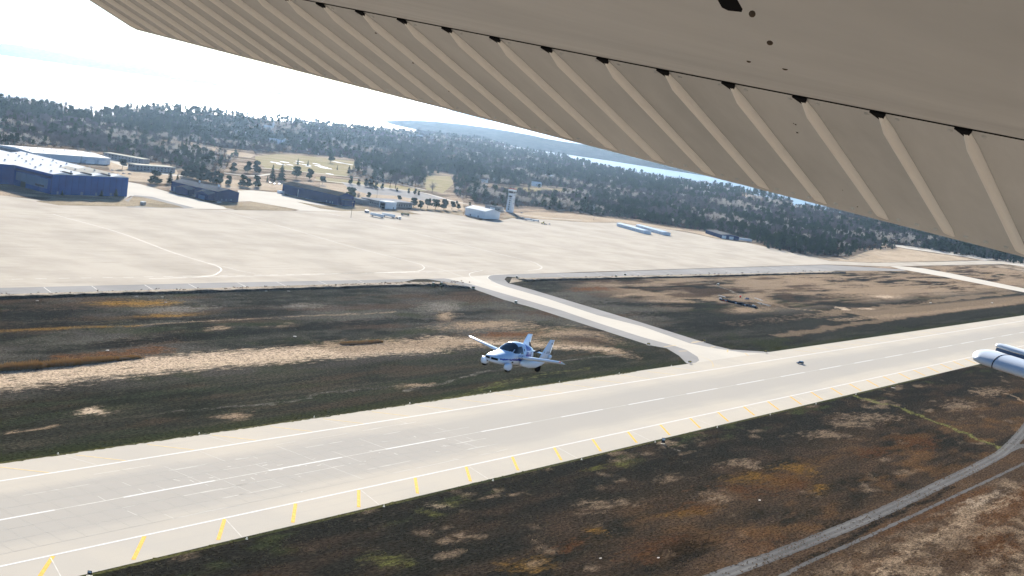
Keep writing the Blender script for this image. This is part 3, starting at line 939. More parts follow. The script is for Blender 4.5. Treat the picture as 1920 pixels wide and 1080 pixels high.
# low bank with a shaded face along the apron front, and the dirt strip above it
mt_bank_shade = turf('shaded_bank_turf', base=(0.022, 0.02, 0.016), alt=(0.035, 0.03, 0.023), dark=(0.012, 0.011, 0.009), lo=.4)
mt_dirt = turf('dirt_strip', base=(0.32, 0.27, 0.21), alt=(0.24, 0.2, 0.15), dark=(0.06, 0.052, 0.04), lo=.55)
def bank(pts, h, seed):
    rr = random.Random(seed)
    V, F, k = [], [], 0
    P = smooth_curve(pts, 30)
    for x, y in P:
        j = rr.uniform(-.5, .5)
        hh = h * rr.uniform(.7, 1.15)
        V += [(x, y - .9 + j, -0.05), (x, y - .35 + j, hh * .85), (x, y + 1.2 + j, hh), (x, y + 5, hh * .45), (x, y + 9.5, -0.04)]
    n = len(P)
    for i in range(n - 1):
        for c in range(1, 4):
            a = i * 5 + c
            F.append((a, a + 5, a + 6, a + 1))
    bk_ = MB().add(V, F).build('grass_bank', mt_dirt, kind='structure')
    MB().add(V, [(i * 5, i * 5 + 5, i * 5 + 6, i * 5 + 1) for i in range(n - 1)]).build('bank_face', mt_bank_shade, bk_)  # darker turf colour carries the shade on this face
    return bk_
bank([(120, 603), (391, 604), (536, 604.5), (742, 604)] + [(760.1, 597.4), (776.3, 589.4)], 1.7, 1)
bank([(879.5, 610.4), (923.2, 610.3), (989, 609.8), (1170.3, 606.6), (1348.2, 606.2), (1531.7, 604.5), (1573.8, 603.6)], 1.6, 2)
MB().sheet([(120, 605), (391, 606), (560, 607), (760, 607)] + [(781.1, 597.4), (781, 593.1), (784.1, 614.3)] + [(735, 620.5), (600, 617.5), (420, 615.5), (120, 614)], 0.008).build('dirt_strip', mt_dirt, kind='structure')
MB().sheet([(848, 604), (882.4, 612.5), (996.1, 614.4), (1179.8, 611.7), (1550.8, 612.3), (1598.1, 624.4), (1199.2, 622.2), (1010.7, 623.7), (879.6, 624.6)], 0.008).build('dirt_strip', mt_dirt, kind='structure')
# grass islands between the hangar lanes
isl = turf('island_turf', base=(0.19, 0.155, 0.105), alt=(0.27, 0.22, 0.15), dark=(0.085, 0.07, 0.05), lo=.6)
for poly in ([(827.1, 1065.8), (834.8, 1057.1), (834.8, 1027.5), (834.2, 1007.1), (830.6, 991.4), (796.5, 985), (771.9, 991.5), (787.3, 1020.7)], [(670.9, 997.1), (707.8, 1025.6), (791.1, 1034.9), (785, 1016.9), (769.7, 986.3), (721, 980), (679.9, 976.4)],
             [(916.4, 1045), (947.8, 1046.1), (981.9, 1062.8), (996.4, 1035.5), (1005.1, 1009.3), (960.9, 997.9), (902.5, 991), (890.3, 997.4)], [(1069.5, 1081.7), (1084.1, 1056.7), (1118.6, 1055.5), (1166.3, 1068.9), (1166.4, 1056.5), (1136.5, 1022.8), (1073.4, 1011.9), (1055, 1027.7)],
             [(1178.6, 1058.8), (1192.1, 1048.9), (1214.5, 1040.4), (1214.6, 1011.5), (1189.9, 1007.6), (1176.2, 1021.5), (1175.4, 1041.7)], [(1275, 1081.4), (1296.6, 1072.3), (1352.3, 1055.5), (1304.3, 1017.2), (1278.1, 1038.6), (1263.4, 1053.2)], [(1404.6, 1028.1), (1448.2, 1039.3), (1440.7, 1015.4), (1405.8, 1012.7), (1372.5, 1001.4)]):
    MB().sheet(poly, 0.042).build('grass_island', isl, kind='structure')
# mown fields beyond the hangars, roads and car park
fld = turf('mown_field', base=(0.225, 0.195, 0.105), alt=(0.27, 0.225, 0.14), dark=(0.15, 0.125, 0.075), lo=.8)
for poly in ([(1574.6, 1707.2), (1719.4, 1803.9), (1795.4, 1824.3), (1859.8, 1814.8), (1922.9, 1795.4), (1705.6, 1589.8), (1534.5, 1444.7), (1486.8, 1446), (1458.5, 1477.6), (1395.2, 1483.3), (1466.7, 1586)], [(1427.2, 1407.9), (1477.9, 1390.5), (1515, 1367.8), (1562.4, 1341.8), (1561.7, 1296.4), (1453, 1246.2), (1426.5, 1286.5), (1408.6, 1324.2), (1369.2, 1349.7)],
             [(1903.4, 1585.2), (2015.9, 1617), (1815.1, 1447.3), (1580.5, 1279), (1581.2, 1312.9), (1738.8, 1456)], [(2009.9, 1471.2), (2269.8, 1508.4), (2192.4, 1436.3), (1928.2, 1349), (1880.4, 1368.8)]):
    MB().sheet(poly, 0.012).build('mown_field', fld, kind='structure')
straw = turf('straw_field', base=(0.3, 0.24, 0.17), alt=(0.36, 0.29, 0.21), dark=(0.16, 0.125, 0.09), lo=.7)
for poly in ([(1107.2, 1497.6), (1126.6, 1369.2), (1002.4, 1201.2), (918.4, 1200.2), (979.9, 1313.3)], [(1135.3, 1288.6), (1225.7, 1268.8), (1146.4, 1185.2), (1044.3, 1183.4)], [(1538.2, 1915.6), (1570.8, 1872.6), (1591.9, 1808.9), (1612.6, 1746.1), (1525.9, 1664.4), (1475.4, 1701.9), (1444.6, 1776.3)], [(1350.7, 1322.4), (1434.9, 1294.2), (1437.1, 1191), (1502.2, 1175.2), (1348.1, 1050.3), (1262.1, 1070.2), (1206.9, 1094), (1167.8, 1102.9), (1212.1, 1184.3)],
             [(1472.3, 1061.7), (1585.7, 1095.2), (1690.3, 1076.5), (1749.1, 1043.7), (1781.7, 936.4), (1736.6, 944.6), (1676.7, 1009.1), (1570.1, 998.2), (1468.7, 1012.6)], [(1784.6, 854.9), (1769.9, 803.6), (1735.3, 737), (1840.6, 706.1), (2188.2, 795), (2329.1, 837.5), (2357.8, 776.4), (2421.4, 629.4), (2664.7, 684.7), (2134.1, 673.2), (1856.9, 670.8), (1726.8, 688.6), (1756.6, 763.2)], [(1761.8, 944.5), (1834.5, 936), (1816.1, 861.4), (1773.2, 840.4), (1736.4, 875.6)]):
    MB().sheet(poly, 0.008).build('straw_field', straw, kind='structure')
for pts, wd in (([(1210.1, 1369.5), (1241, 1349.3), (1330.8, 1402.2)], 7), ([(1368.8, 1490.7), (1458.5, 1477.6), (1544.2, 1442), (1592.9, 1391.9), (1571.4, 1304.6)], 6), ([(1373.9, 1356.7), (1443, 1323.6), (1496.6, 1284.4), (1514.8, 1256.7), (1479.6, 1175.3), (1480.1, 1120.7), (1480.3, 1096.4)], 9), ([(1083, 1459.7), (1049.2, 1368.9), (1051.1, 1307.1), (1077.5, 1292.8)], 16), ([(1384.7, 1070.1), (1488.7, 1093.1), (1480.5, 1067.8), (1497.4, 1032.8), (1583.8, 1016.6)], 5)):
    MB().line(smooth_curve(pts), wd, 0.02).build('estate_road', mt_taxi, kind='structure')
MB().sheet([(1425, 1351.1), (1460.7, 1317.9), (1505.7, 1259.8), (1496.9, 1204.8), (1397.2, 1157.3), (1379.7, 1202.4), (1325.3, 1203.6), (1345.7, 1258.7)], 0.016).build('car_park', mt_asph, kind='structure')
snow = mat('old_snow', (0.8, 0.81, 0.82), .8, .05, .2)
rr = random.Random(9)
for (x, y), a in zip([(1529.7, 1606.2), (1517.5, 1581.6), (1575.4, 1632.1), (1600.9, 1629.4), (1648.1, 1670), (1604.7, 1610.8), (1582.8, 1582.1), (1669.9, 1651.3), (1637.1, 1610.5), (1632.2, 1595.1), (1618.7, 1576.4), (1808.7, 1731.2), (1804.9, 1714.7), (1807, 1708.2), (1541.7, 1585), (1521.1, 1470.2), (1492.1, 1520.8)], (9, 6, 8, 5, 6, 8, 5, 7, 8, 7, 9, 10, 8, 9, 5, 5, 4)):
    n = 9
    MB().sheet([(x + a * rr.uniform(.7, 1.5) * math.cos(6.283 * i / n), y + a * rr.uniform(.8, 2.2) * math.sin(6.283 * i / n)) for i in range(n)], 0.03).build('snow_patch', snow, kind='structure')

# ------------------------------------------------------------------ buildings
mt_blue = mat('hangar_blue', (0.008, 0.06, 0.235), .6, .18, .08, col2=(0.012, 0.072, 0.27))
mt_blued = mat('hangar_dark_blue', (0.004, 0.022, 0.09), .6, .2, .08)
mt_door = mat('hangar_door_panel', (0.09, 0.15, 0.24), .5, .1, .2)
mt_roofw = mat('white_roof', (0.78, 0.78, 0.76), .55, .06, .05)
mt_rooft = mat('tan_roof_patch', (0.5, 0.46, 0.38), .7, .12, .06)
mt_roofg = mat('grey_roof', (0.13, 0.135, 0.14), .75, .2, .3)
mt_roofd = mat('dark_roof', (0.05, 0.05, 0.048), .8, .25, .2)
mt_metal = mat('pale_metal_wall', (0.5, 0.55, 0.6), .5, .06, .3)
mt_metw = mat('white_metal_wall', (0.66, 0.68, 0.69), .5, .06, .3)
mt_grey = mat('grey_block_wall', (0.25, 0.25, 0.25), .8, .15, .2)
mt_brownw = mat('brown_block_wall', (0.22, 0.2, 0.18), .8, .15, .2)
mt_glass = mat('dark_window_glass', (0.02, 0.025, 0.03), .12, .1, .5, spec=.6)
mt_dark = mat('dark_opening', (0.018, 0.02, 0.024), .8, .2, .5)
mt_red = mat('red_paint', (0.5, 0.05, 0.03), .5, .1, .5)
mt_trim = mat('grey_trim', (0.35, 0.36, 0.37), .6, .1, .5)
mt_wood = mat('pole_wood', (0.14, 0.11, 0.085), .85, .2, 2)

FOOT = []       # building footprints kept free of trees (x, y, radius)
def building(name, label, cx, cy, rz=0.0, cat='building', foot=30):
    FOOT.append((cx, cy, foot))
    return empty(name, (cx, cy, 0), R_(rz), label, cat)

def gable(root, w, d, eave, ridge, wall_mt, roof_mt, axis='y', over=.5, gap=0.12):
    """Walls up to the gable and two roof slopes with real thickness; local origin is the plan centre."""
    if axis == 'y':
        pr = [(-w / 2, 0), (w / 2, 0), (w / 2, eave), (0, ridge), (-w / 2, eave)]
        wl = MB().add([(x, -d / 2, z) for x, z in pr] + [(x, d / 2, z) for x, z in pr], [(0, 1, 2, 3, 4), (9, 8, 7, 6, 5), (0, 4, 9, 5), (1, 6, 7, 2)])
        wl.build('wall', wall_mt, root)
        for s in (-1, 1):
            sl = (ridge - eave) / (w / 2)
            x1 = s * (w / 2 + over)
            ze = eave - sl * over
            a = [(0, -d / 2 - over, ridge + gap), (x1, -d / 2 - over, ze + gap), (x1, d / 2 + over, ze + gap), (0, d / 2 + over, ridge + gap)]
            bq = [(x, y, z - gap * .75) for x, y, z in a]
            MB().add(a + bq, [(0, 1, 2, 3), (7, 6, 5, 4), (0, 4, 5, 1), (1, 5, 6, 2), (2, 6, 7, 3), (3, 7, 4, 0)]).build('roof', roof_mt, root)
    else:
        g = empty('x')
        raise ValueError

def door(root, face, a0, a1, z0, z1, pos, mt_, name='door', out=.08):
    """Panel on a wall: face '-x' or '-y', spanning a0..a1 along the wall."""
    if face == '-x':
        return MB().box(pos - out, pos + .05, a0, a1, z0, z1).build(name, mt_, root)
    if face == '-y':
        return MB().box(a0, a1, pos - out, pos + .05, z0, z1).build(name, mt_, root)

# --- big blue hangar at the left: sawtooth of long white roofs over blue walls
HX, HY = 722.0, 1050.0
b1 = building('aircraft_hangar', 'huge blue hangar with ridged white roof at the left edge of the apron', HX, HY, 0, 'hangar', 0)
plan = [(0, 0), (92, 9), (100, 188), (-95, 188), (-95, 66), (0, 62)]
WH = 18.9
MB().prism(plan, 0, WH).build('wall', mt_blue, b1)
for k in range(6):
    FOOT.append((HX + 50, HY + 20 + 30 * k, 62))
FOOT.append((HX - 50, HY + 130, 70))
nb = 4
for k in range(nb):
    f0, f1 = k / nb, (k + 1) / nb
    A0, A1 = Vector((92 * f0, 9 * f0)), Vector((92 * f1, 9 * f1))
    B0, B1 = Vector((-0 + 100 * f0, 188)), Vector((100 * f1, 188))
    Am, Bm = (A0 + A1) / 2, (B0 + B1) / 2
    e, rdg = WH + .12, WH + 2.3
    V = [(A0.x - (.6 if k == 0 else 0), A0.y - .6, e), (Am.x, Am.y - .6, rdg), (A1.x + (.6 if k == nb - 1 else 0), A1.y - .6, e), (B0.x, B0.y, e), (Bm.x, Bm.y, rdg), (B1.x, B1.y, e)]
    rf = MB().add(V, [(0, 1, 4, 3), (1, 2, 5, 4), (0, 2, 1), (3, 4, 5)]).build('roof', mt_roofw, b1)
    for j in range(7):
        t = (j + .5) / 7.3
        for s in (.3, .78):
            if (j + k + (s > .5)) % 3 == 2:
                continue
            p = A0.lerp(A1, s).lerp(B0.lerp(B1, s), t)
            z = e + (rdg - e) * (1 - abs(s - .5) * 2)
            MB().cyl((p.x, p.y, z - .2), (p.x, p.y, z + 1.1), .9, .9, 8).build('roof_vent', mt_trim, rf)
    if k:
        pa = [A0.lerp(B0, t) for t in (0.02, .3)]
        MB().box(pa[0].x - 1.6, pa[0].x + 2.2, pa[0].y - .2, pa[0].y + 14, e, e + 1.5).build('roof_monitor', mt_roofd, rf)
    if k >= 2:
        p0, p1 = A0.lerp(B0, .06), A1.lerp(B1, .32)
        q0, q1 = A0.lerp(B0, .32), A1.lerp(B1, .06)
        pm_ = (p0 + q1) / 2
        qm_ = (q0 + p1) / 2
        MB().add([(p0.x + .3, p0.y, e + .1), (Am.lerp(Bm, .06).x, Am.lerp(Bm, .06).y, rdg + .08), (Am.lerp(Bm, .32).x, Am.lerp(Bm, .32).y, rdg + .08), (q0.x + .3, q0.y, e + .1)], [(0, 1, 2, 3)]).build('roof_patch', mt_rooft, rf)
V = [(-95.5, 65.4, WH + .1), (-1, 61.5, WH + .1), (-1, 188, WH + .1), (-95.5, 188, WH + .1), (-48, 63.4, WH + 2.2), (-48, 188, WH + 2.2)]
MB().add(V, [(0, 4, 5, 3), (4, 1, 2, 5), (0, 1, 4), (3, 5, 2)]).build('roof', mt_roofw, b1)
MB().box(-.35, 0, 3, 60, 14.2, 16.6).build('door_header', mt_blued, b1)
for k, (y0, y1) in enumerate(((7, 18.5), (18.9, 30), (30.4, 41.5), (41.9, 50), (50.4, 58.5))):
    MB().box(-.3 - .12 * (k % 2), .02, y0, y1, 4.2 if k < 3 else 5.4, 13.2).build('hangar_door', mt_door, b1)
    MB().box(-.22, .02, y0, y1, .1, 4.15 if k < 3 else 5.35).build('hangar_door', mt_blue if k != 3 else mt_dark, b1)
MB().box(-.5, .02, 12, 26, 5.0, 6.8).build('door_window', mt_glass, b1)
for (xx, w_) in ((6, 2), (34, 3), (52, 2), (70, 2.5)):
    yy = xx * 9 / 92
    MB().box(xx, xx + w_, yy - .12, yy + .6, .1, 3).build('side_door', mt_door, b1)
for k in range(1, 12):
    xx = 92 * k / 12
    MB().box(xx - .12, xx + .12, xx * 9 / 92 - .16, xx * 9 / 92 + .5, 3.2 if k in (1, 4, 7, 9) else .1, WH - .3).build('cladding_seam', mt_blued, b1)
MB().box(-.3, .05, 1.2, 1.6, .1, WH - .3).build('cladding_seam', mt_blued, b1)
MB().box(-94, -2, 61.5, 62.2, .1, 9).build('hangar_door', mt_blue, b1)

# --- white roofed hangar behind it
b2 = building('aircraft_hangar', 'long white roofed hangar in two sections behind the big blue one', 970, 1412, 0, 'hangar', 75)
for x0, x1 in ((-56, 12), (14, 56)):
    MB().box(x0, x1, -37, 37, 0, 8.2).build('wall', mt_metal, b2)
    MB().add([(x0 - .6, -38, 8.3), (x1 + .6, -38, 8.3), (x1 + .6, 0, 10.2), (x0 - .6, 0, 10.2), (x1 + .6, 38, 8.3), (x0 - .6, 38, 8.3)], [(0, 1, 2, 3), (3, 2, 4, 5), (0, 3, 5), (1, 4, 2)]).build('roof', mt_roofw, b2)
for k in range(6):
    MB().cyl((-48 + 19 * k, -19, 9), (-48 + 19 * k, -19, 10.3), .7).build('roof_vent', mt_trim, b2)
    MB().cyl((-42 + 19 * k, 2, 9.8), (-42 + 19 * k, 2, 11.1), .7).build('roof_vent', mt_trim, b2)
MB().box(-56.3, -55.9, -33, 30, .1, 6.5).build('hangar_door', mt_grey, b2)
for k in range(2):
    MB().box(18 + 18 * k, 30 + 18 * k, -41, -37.05, 0, 4.6).build('loading_bay', mt_metw, b2)

# --- dark blue gabled hangar with two roof vents
b3 = building('aircraft_hangar', 'dark blue gabled hangar with two white vents on its grey roof', 939, 1090, 0, 'hangar', 52)
gable(b3, 30, 76, 10.4, 13.6, mt_blued, mt_roofg)
for y in (10, -22):
    MB().cyl((0, y, 13.2), (0, y, 15.2), .9).build('roof_vent', mt_metw, b3)
    MB().cyl((0, y, 15.2), (0, y, 16.1), 1.5, .5).build('vent_cap', mt_metw, b3)
for y0, y1, h in ((-2, 20, 8.4), (-34, -14, 8.8)):
    MB().add([(-24, y0, 0), (-15.1, y0, 0), (-15.1, y1, 0), (-24, y1, 0), (-24, y0, 6), (-15.1, y0, h), (-15.1, y1, h), (-24, y1, 6), (-24, (y0 + y1) / 2, 8.6), (-15.1, (y0 + y1) / 2, h + 1.3)],
             [(0, 4, 5, 1), (2, 6, 7, 3), (3, 7, 8, 4, 0)]).build('annex_wall', mt_blued, b3)
    MB().add([(-24.4, y0 - .4, 5.95), (-15.1, y0 - .4, h + .1), (-15.1, (y0 + y1) / 2, h + 1.45), (-24.4, (y0 + y1) / 2, 8.75), (-15.1, y1 + .4, h + .1), (-24.4, y1 + .4, 5.95)], [(0, 1, 2, 3), (3, 2, 4, 5)]).build('annex_roof', mt_roofg, b3)
door(b3, '-x', 22, 34, .1, 5, -15, mt_door)
MB().box(-24.15, -24, -29, -19, .1, 4.2).build('door', mt_door, b3)
for x in (-9, -3, 4):
    MB().box(x, x + 1.6, -38.15, -38, 1.2, 3).build('window', mt_door, b3)

# --- long dark hangar with sloped front roof
b4 = building('aircraft_hangar', 'long dark blue hangar with a low dark roof beside the middle lane', 1134, 1112, 0, 'hangar', 62)
gable(b4, 26, 96, 11.6, 15.2, mt_blued, mt_roofd)
for y in (33, 8, -18):
    MB().box(-13.16, -13, y - 9, y + 9, .1, 8.5).build('hangar_door', mt_blued, b4)
MB().box(-13.3, -13.16, 19.5, 20.4, .1, 8.8).build('door_post', mt_metal, b4)
for y in (-30, -36, -40):
    MB().box(-13.2, -13, y, y + 1.6, 1, 3.2).build('window', mt_door, b4)
MB().box(-9, 9, -55, -48.05, 0, 7.5).build('annex_wall', mt_blued, b4)
MB().box(-9.4, 9.4, -55.4, -48.1, 7.52, 7.9).build('annex_roof', mt_roofg, b4)
MB().box(-19, -13.05, 44, 50, 0, 3.2).build('side_shed', mt_metw, b4)

# --- low offices on the apron edge
b5 = building('office_block', 'low flat roofed brown office block behind the white cube', 1230, 1082, 0, 'building', 45)
MB().box(-32, 30, -16, 16, 0, 6.8).build('wall', mt_brownw, b5)
MB().box(-32.6, 30.6, -16.6, 16.6, 6.82, 7.4).build('roof', mt_grey, b5)
MB().box(-44, -32.05, 2, 30, 0, 5.4).build('wing_wall', mt_brownw, b5)
MB().box(-44.5, -32.1, 1.5, 30.5, 5.42, 5.9).build('wing_roof', mt_grey, b5)
for k in range(5):
    MB().box(-32.15, -32, -13 + 5 * k * .6, -11.4 + 5 * k * .6, 2.4, 4.2).build('window', mt_glass, b5)
for k in range(8):
    MB().box(-12 + 5 * k, -9.5 + 5 * k, -16.15, -16, 2.2, 4.4).build('window', mt_glass, b5)
b5b = building('storage_building', 'small white cube shaped building with a dark doorway by the apron', 1203, 1057, 0, 'building', 14)
MB().box(-10, 10, -5, 5.6, 0, 8.2).build('wall', mt_metw, b5b)
MB().box(-10.3, 10.3, -5.3, 5.9, 8.22, 8.6).build('roof', mt_roofw, b5b)
MB().box(-10.12, -10, -4.2, 4.6, .1, 7.2).build('door', mt_dark, b5b)
MB().box(4, 6, -5.12, -5, .1, 2.3).build('door', mt_grey, b5b)

# --- white gabled shed
b6 = building('storage_shed', 'white metal shed with bright gabled roof standing on the apron edge', 1334, 1009, 0, 'shed', 30)
gable(b6, 32, 33, 9.6, 12.6, mt_metw, mt_roofw)
for y in (-6, 7):
    MB().box(-16.12, -16, y - 1, y + 1, .1, 2.6).build('door', mt_grey, b6)
for k in range(6):
    MB().box(-13 + 4.4 * k, -9.1 + 4.4 * k, -16.62, -16.5, .1, 8).build('sliding_door', mt_metw, b6)

# --- control tower
b7 = building('control_tower', 'tall white control tower with a red trimmed rail standing before the trees', 1484, 1075, 8, 'tower', 22)
def frustum(m_, w0, w1, z0, z1, cx=0, cy=0):
    return m_.add([(cx + a * w / 2, cy + c * w / 2, z) for z, w in ((z0, w0), (z1, w1)) for a, c in ((-1, -1), (1, -1), (1, 1), (-1, 1))], [(0, 3, 2, 1), (4, 5, 6, 7), (0, 1, 5, 4), (1, 2, 6, 5), (2, 3, 7, 6), (3, 0, 4, 7)])
frustum(MB(), 8.4, 7.4, 0, 27).build('shaft', mt_metw, b7)
frustum(MB(), 8.8, 8.8, 19.2, 19.9).build('balcony', mt_trim, b7)
frustum(MB(), 7.0, 7.6, 27, 30.2).build('cab_glass', mt_glass, b7)
for a, c in ((-1, -1), (1, -1), (1, 1), (-1, 1)):
    MB().cyl((a * 3.55, c * 3.55, 27), (a * 3.85, c * 3.85, 30.2), .18, n=5).build('cab_post', mt_metw, b7)
frustum(MB(), 8.8, 8.8, 30.2, 32.2).build('cab_roof', mt_metw, b7)
for k in range(4):
    for a in (-4.2, 4.2):
        MB().cyl((a, -4.2 + 2.8 * k, 32.2), (a, -4.2 + 2.8 * k, 33.5), .14, n=4).build('rail_post', mt_red, b7)
        if 0 < k < 3:
            MB().cyl((-4.2 + 2.8 * k, a, 32.2), (-4.2 + 2.8 * k, a, 33.5), .14, n=4).build('rail_post', mt_red, b7)
for s in (-1, 1):
    MB().box(-4.3, 4.3, s * 4.25 - .1, s * 4.25 + .1, 33.4, 33.65).build('rail', mt_red, b7)
    MB().box(s * 4.25 - .1, s * 4.25 + .1, -4.1, 4.1, 33.4, 33.65).build('rail', mt_red, b7)
MB().cyl((1, 1, 32.2), (1, 1, 36.5), .12, n=5).build('antenna', mt_trim, b7)
for k in range(7):
    z = 3.5 + 3.1 * k
    MB().box(-4.32 + z * .018, -4.0, -1.1, .9, z, z + 1.7).build('window', mt_glass, b7)
for z in (6, 12, 17, 24.3):
    MB().box(.4, 1.7, -4.32 + z * .018, -4.0, z, z + 1.4).build('window', mt_glass, b7)
MB().box(-4.1, -3.6, -2.6, 2.6, 21.5, 23.5).build('window', mt_glass, b7)
b7b = building('tower_annex', 'low dark building at the foot of the white control tower', 1474, 1090, 8, 'building', 18)
MB().box(-14, 6, -8, 12, 0, 5.2).build('wall', mt_grey, b7b)
MB().box(-14.4, 6.4, -8.4, 12.4, 5.22, 5.7).build('roof', mt_roofg, b7b)
for k in range(4):
    MB().box(-12 + 4 * k, -9.4 + 4 * k, -8.12, -8, 1.4, 3.4).build('window', mt_glass, b7b)
MB().box(-14.12, -14, -4, 4, .1, 3.8).build('door', mt_metw, b7b)

# --- two long rows of light aircraft shelters
def t_hangar(label, x, y):
    FOOT.append((x + 18, y + 32, 55))
    t = empty('storage_row', (x, y, 0), math.atan2(67, 37) - math.pi / 2, label, 'hangar')
    W_, D_ = 13, 77
    pr = [(0, 0), (W_, 0), (W_, 4.3), (W_ / 2, 5.1), (0, 4.3)]
    MB().add([(a, 0, z) for a, z in pr] + [(a, D_, z) for a, z in pr], [(0, 1, 2, 3, 4), (9, 8, 7, 6, 5), (0, 4, 9, 5), (1, 6, 7, 2)]).build('wall', mt_metw, t)
    for s in (0, 1):
        x0, x1 = ((-.4, W_ / 2), (W_ / 2, W_ + .4))[s]
        z0, z1 = ((4.3, 5.22), (5.22, 4.3))[s]
        MB().add([(x0, -.4, z0 + .06), (x1, -.4, z1 + .06), (x1, D_ + .4, z1 + .06), (x0, D_ + .4, z0 + .06)], [(0, 1, 2, 3)]).build('roof', mt_blue_roof, t)
    for k in range(7):
        MB().box(-.1, .02, 1.2 + 10.8 * k, 10.6 + 10.8 * k, .1, 3.6).build('sliding_door', mt_metal, t)
    MB().box(1, W_ - 1, -.1, .02, .2, 3.6).build('end_door', mt_metal, t)
    return t
mt_blue_roof = mat('pale_blue_metal_roof', (0.38, 0.47, 0.58), .35, .06, .3, metal=.3)
t_hangar('nearer of the two long pale blue storage rows on the apron', 1567, 901)
t_hangar('farther of the two long pale blue storage rows on the apron', 1607, 892)

b9 = building('maintenance_shed', 'dark shed with two white doors at the apron corner by the wood', 1752, 874, math.degrees(math.atan2(56, 48)) - 90, 'shed', 55)
pr = [(0, 0), (30, 0), (30, 5.4), (15, 7.4), (0, 5.4)]
MB().add([(a, 0, z) for a, z in pr] + [(a, 62, z) for a, z in pr], [(0, 1, 2, 3, 4), (9, 8, 7, 6, 5), (0, 4, 9, 5), (1, 6, 7, 2)]).build('wall', mt_blued, b9)
for s in (0, 1):
    x0, x1, z0, z1 = ((-.4, 15, 5.45, 7.5), (15, 30.4, 7.5, 5.45))[s]
    MB().add([(x0, -.4, z0), (x1, -.4, z1), (x1, 62.4, z1), (x0, 62.4, z0)], [(0, 1, 2, 3)]).build('roof', mt_roofg, b9)
for x in (2, 14):
    MB().box(x, x + 7, -.12, .02, .1, 4.4).build('door', mt_metw, b9)
MB().box(31, 52, 2, 8, .6, 4).build('lean_to', mt_metal, b9)

for lab, x, y, rz, w_, d_ in (('low grey barrack block with window rows behind the dark blue hangar', 1056, 1330, 0, 62, 15), ('long grey barrack at the edge of the wood behind the car park', 1100, 1440, -72, 62, 15)):
    bb = building('barrack_block', lab, x, y, rz, 'building', 38)
    MB().box(-w_ / 2, w_ / 2, -d_ / 2, d_ / 2, 0, 7).build('wall', mt_grey, bb)
    MB().box(-w_ / 2 - .4, w_ / 2 + .4, -d_ / 2 - .4, d_ / 2 + .4, 7.02, 7.5).build('roof', mt_rooft, bb)
    for k in range(11):
        for z in (1.3, 4.3):
            MB().box(-w_ / 2 + 3 + 5.3 * k, -w_ / 2 + 4.4 + 5.3 * k, -d_ / 2 - .12, -d_ / 2 + .02, z, z + 1.3).build('window', mt_glass, bb)
    for k in range(3):
        MB().box(-w_ / 2 - .12, -w_ / 2 + .02, -5 + 4 * k, -3 + 4 * k, 4.3, 5.9).build('window', mt_glass, bb)

# --- far houses, the church and the big block on the skyline
mt_hw = mat('white_house_wall', (0.78, 0.77, 0.74), .7, .05, .5)
mt_hr = mat('brown_house_roof', (0.2, 0.15, 0.12), .8, .2, .5)
def gz(x, y):
    return float(ground_z(x, y))
def house(px, lab, w_=14, d_=10, h_=6, roof=None, rz=20):
    x, y = px
    FOOT.append((x, y, 26))
    for k in (1, 2, 3):
        FOOT.append((x * (1 - .008 * k), y * (1 - .008 * k), 24))
    h = empty('house', (x, y, gz(x, y)), R_(rz), lab, 'house')
    gable(h, d_, w_, h_, h_ + 3, mt_hw, roof or mt_roofw)
    for k in range(3):
        MB().box(-d_ / 2 - .1, -d_ / 2 + .02, -w_ / 2 + 2 + 4 * k, -w_ / 2 + 3.6 + 4 * k, 2, 3.8).build('window', mt_glass, h)
    return h
HOUSES = [((2292.1, 2439.9), 'white house just below the church with the spire'), ((2016, 2131.1), 'white house at the left of the cluster on the wooded slope'), ((2007.1, 2107.9), 'second white house from the left in the slope cluster'), ((2109.9, 2192), 'wide white house in the middle of the slope cluster'),
          ((2158, 2179.6), 'white house alone right of the slope cluster'), ((2881, 2847.3), 'long pale house in the haze under the skyline'), ((3584, 3428), 'pale house near the crest in the sun haze'), ((2036.5, 2386.4), 'long white house alone in the wood at the left'),
          ((2084.8, 2325.1), 'pale house left of the church on the slope'), ((2066.5, 2284.2), 'pale house between the left wood and the church'), ((3568.8, 3069.7), 'white house left of the skyline block'), ((3767.2, 3198.5), 'white house right below the skyline block'),
          ((3875.2, 3227.6), 'white house at the right foot of the skyline block'), ((3697.6, 3050), 'pale house lowest right of the skyline block'), ((2609.6, 1785.6), 'white house in the clearing behind the control tower'), ((2009.4, 1527.4), 'small white house among the trees left of the tower'), ((2195.1, 1532.2), 'small house at the edge of the tan clearing')]
for i, (p, lab) in enumerate(HOUSES):
    house(p, lab, 14 + 6 * (i % 3), 10, 6, mt_roofw if i % 3 else mt_hr, 15 + 37 * (i % 5))
x, y = (2445.7, 2613.4)
chh = house((x, y), 'white church with a pointed spire on the wooded slope', 22, 11, 8, mt_roofw, 30)
chh.name = 'church'
chh['category'] = 'church'
MB().box(-2.5, 2.5, -15.5, -11.1, 0, 15).build('tower', mt_hw, chh)
frustum(MB(), 5.4, .2, 15.02, 28, 0, -13.3).build('spire', mt_hw, chh)
x, y = (4173.2, 3519)
for k in range(4):
    FOOT.append((x * (1 - .007 * k), y * (1 - .007 * k), 50))
bk = empty('apartment_block', (x, y, gz(x, y)), R_(-38), 'long dark block standing on the hazy skyline', 'building')
MB().box(-36, 36, -9, 9, 0, 21).build('wall', mt_grey, bk)
MB().box(-36.4, 36.4, -9.4, 9.4, 21.02, 22).build('roof', mt_roofg, bk)
for k in range(12):
    for z in (3, 8, 13, 17):
        MB().box(-33 + 5.6 * k, -30 + 5.6 * k, -9.15, -9, z, z + 2).build('window', mt_glass, bk)

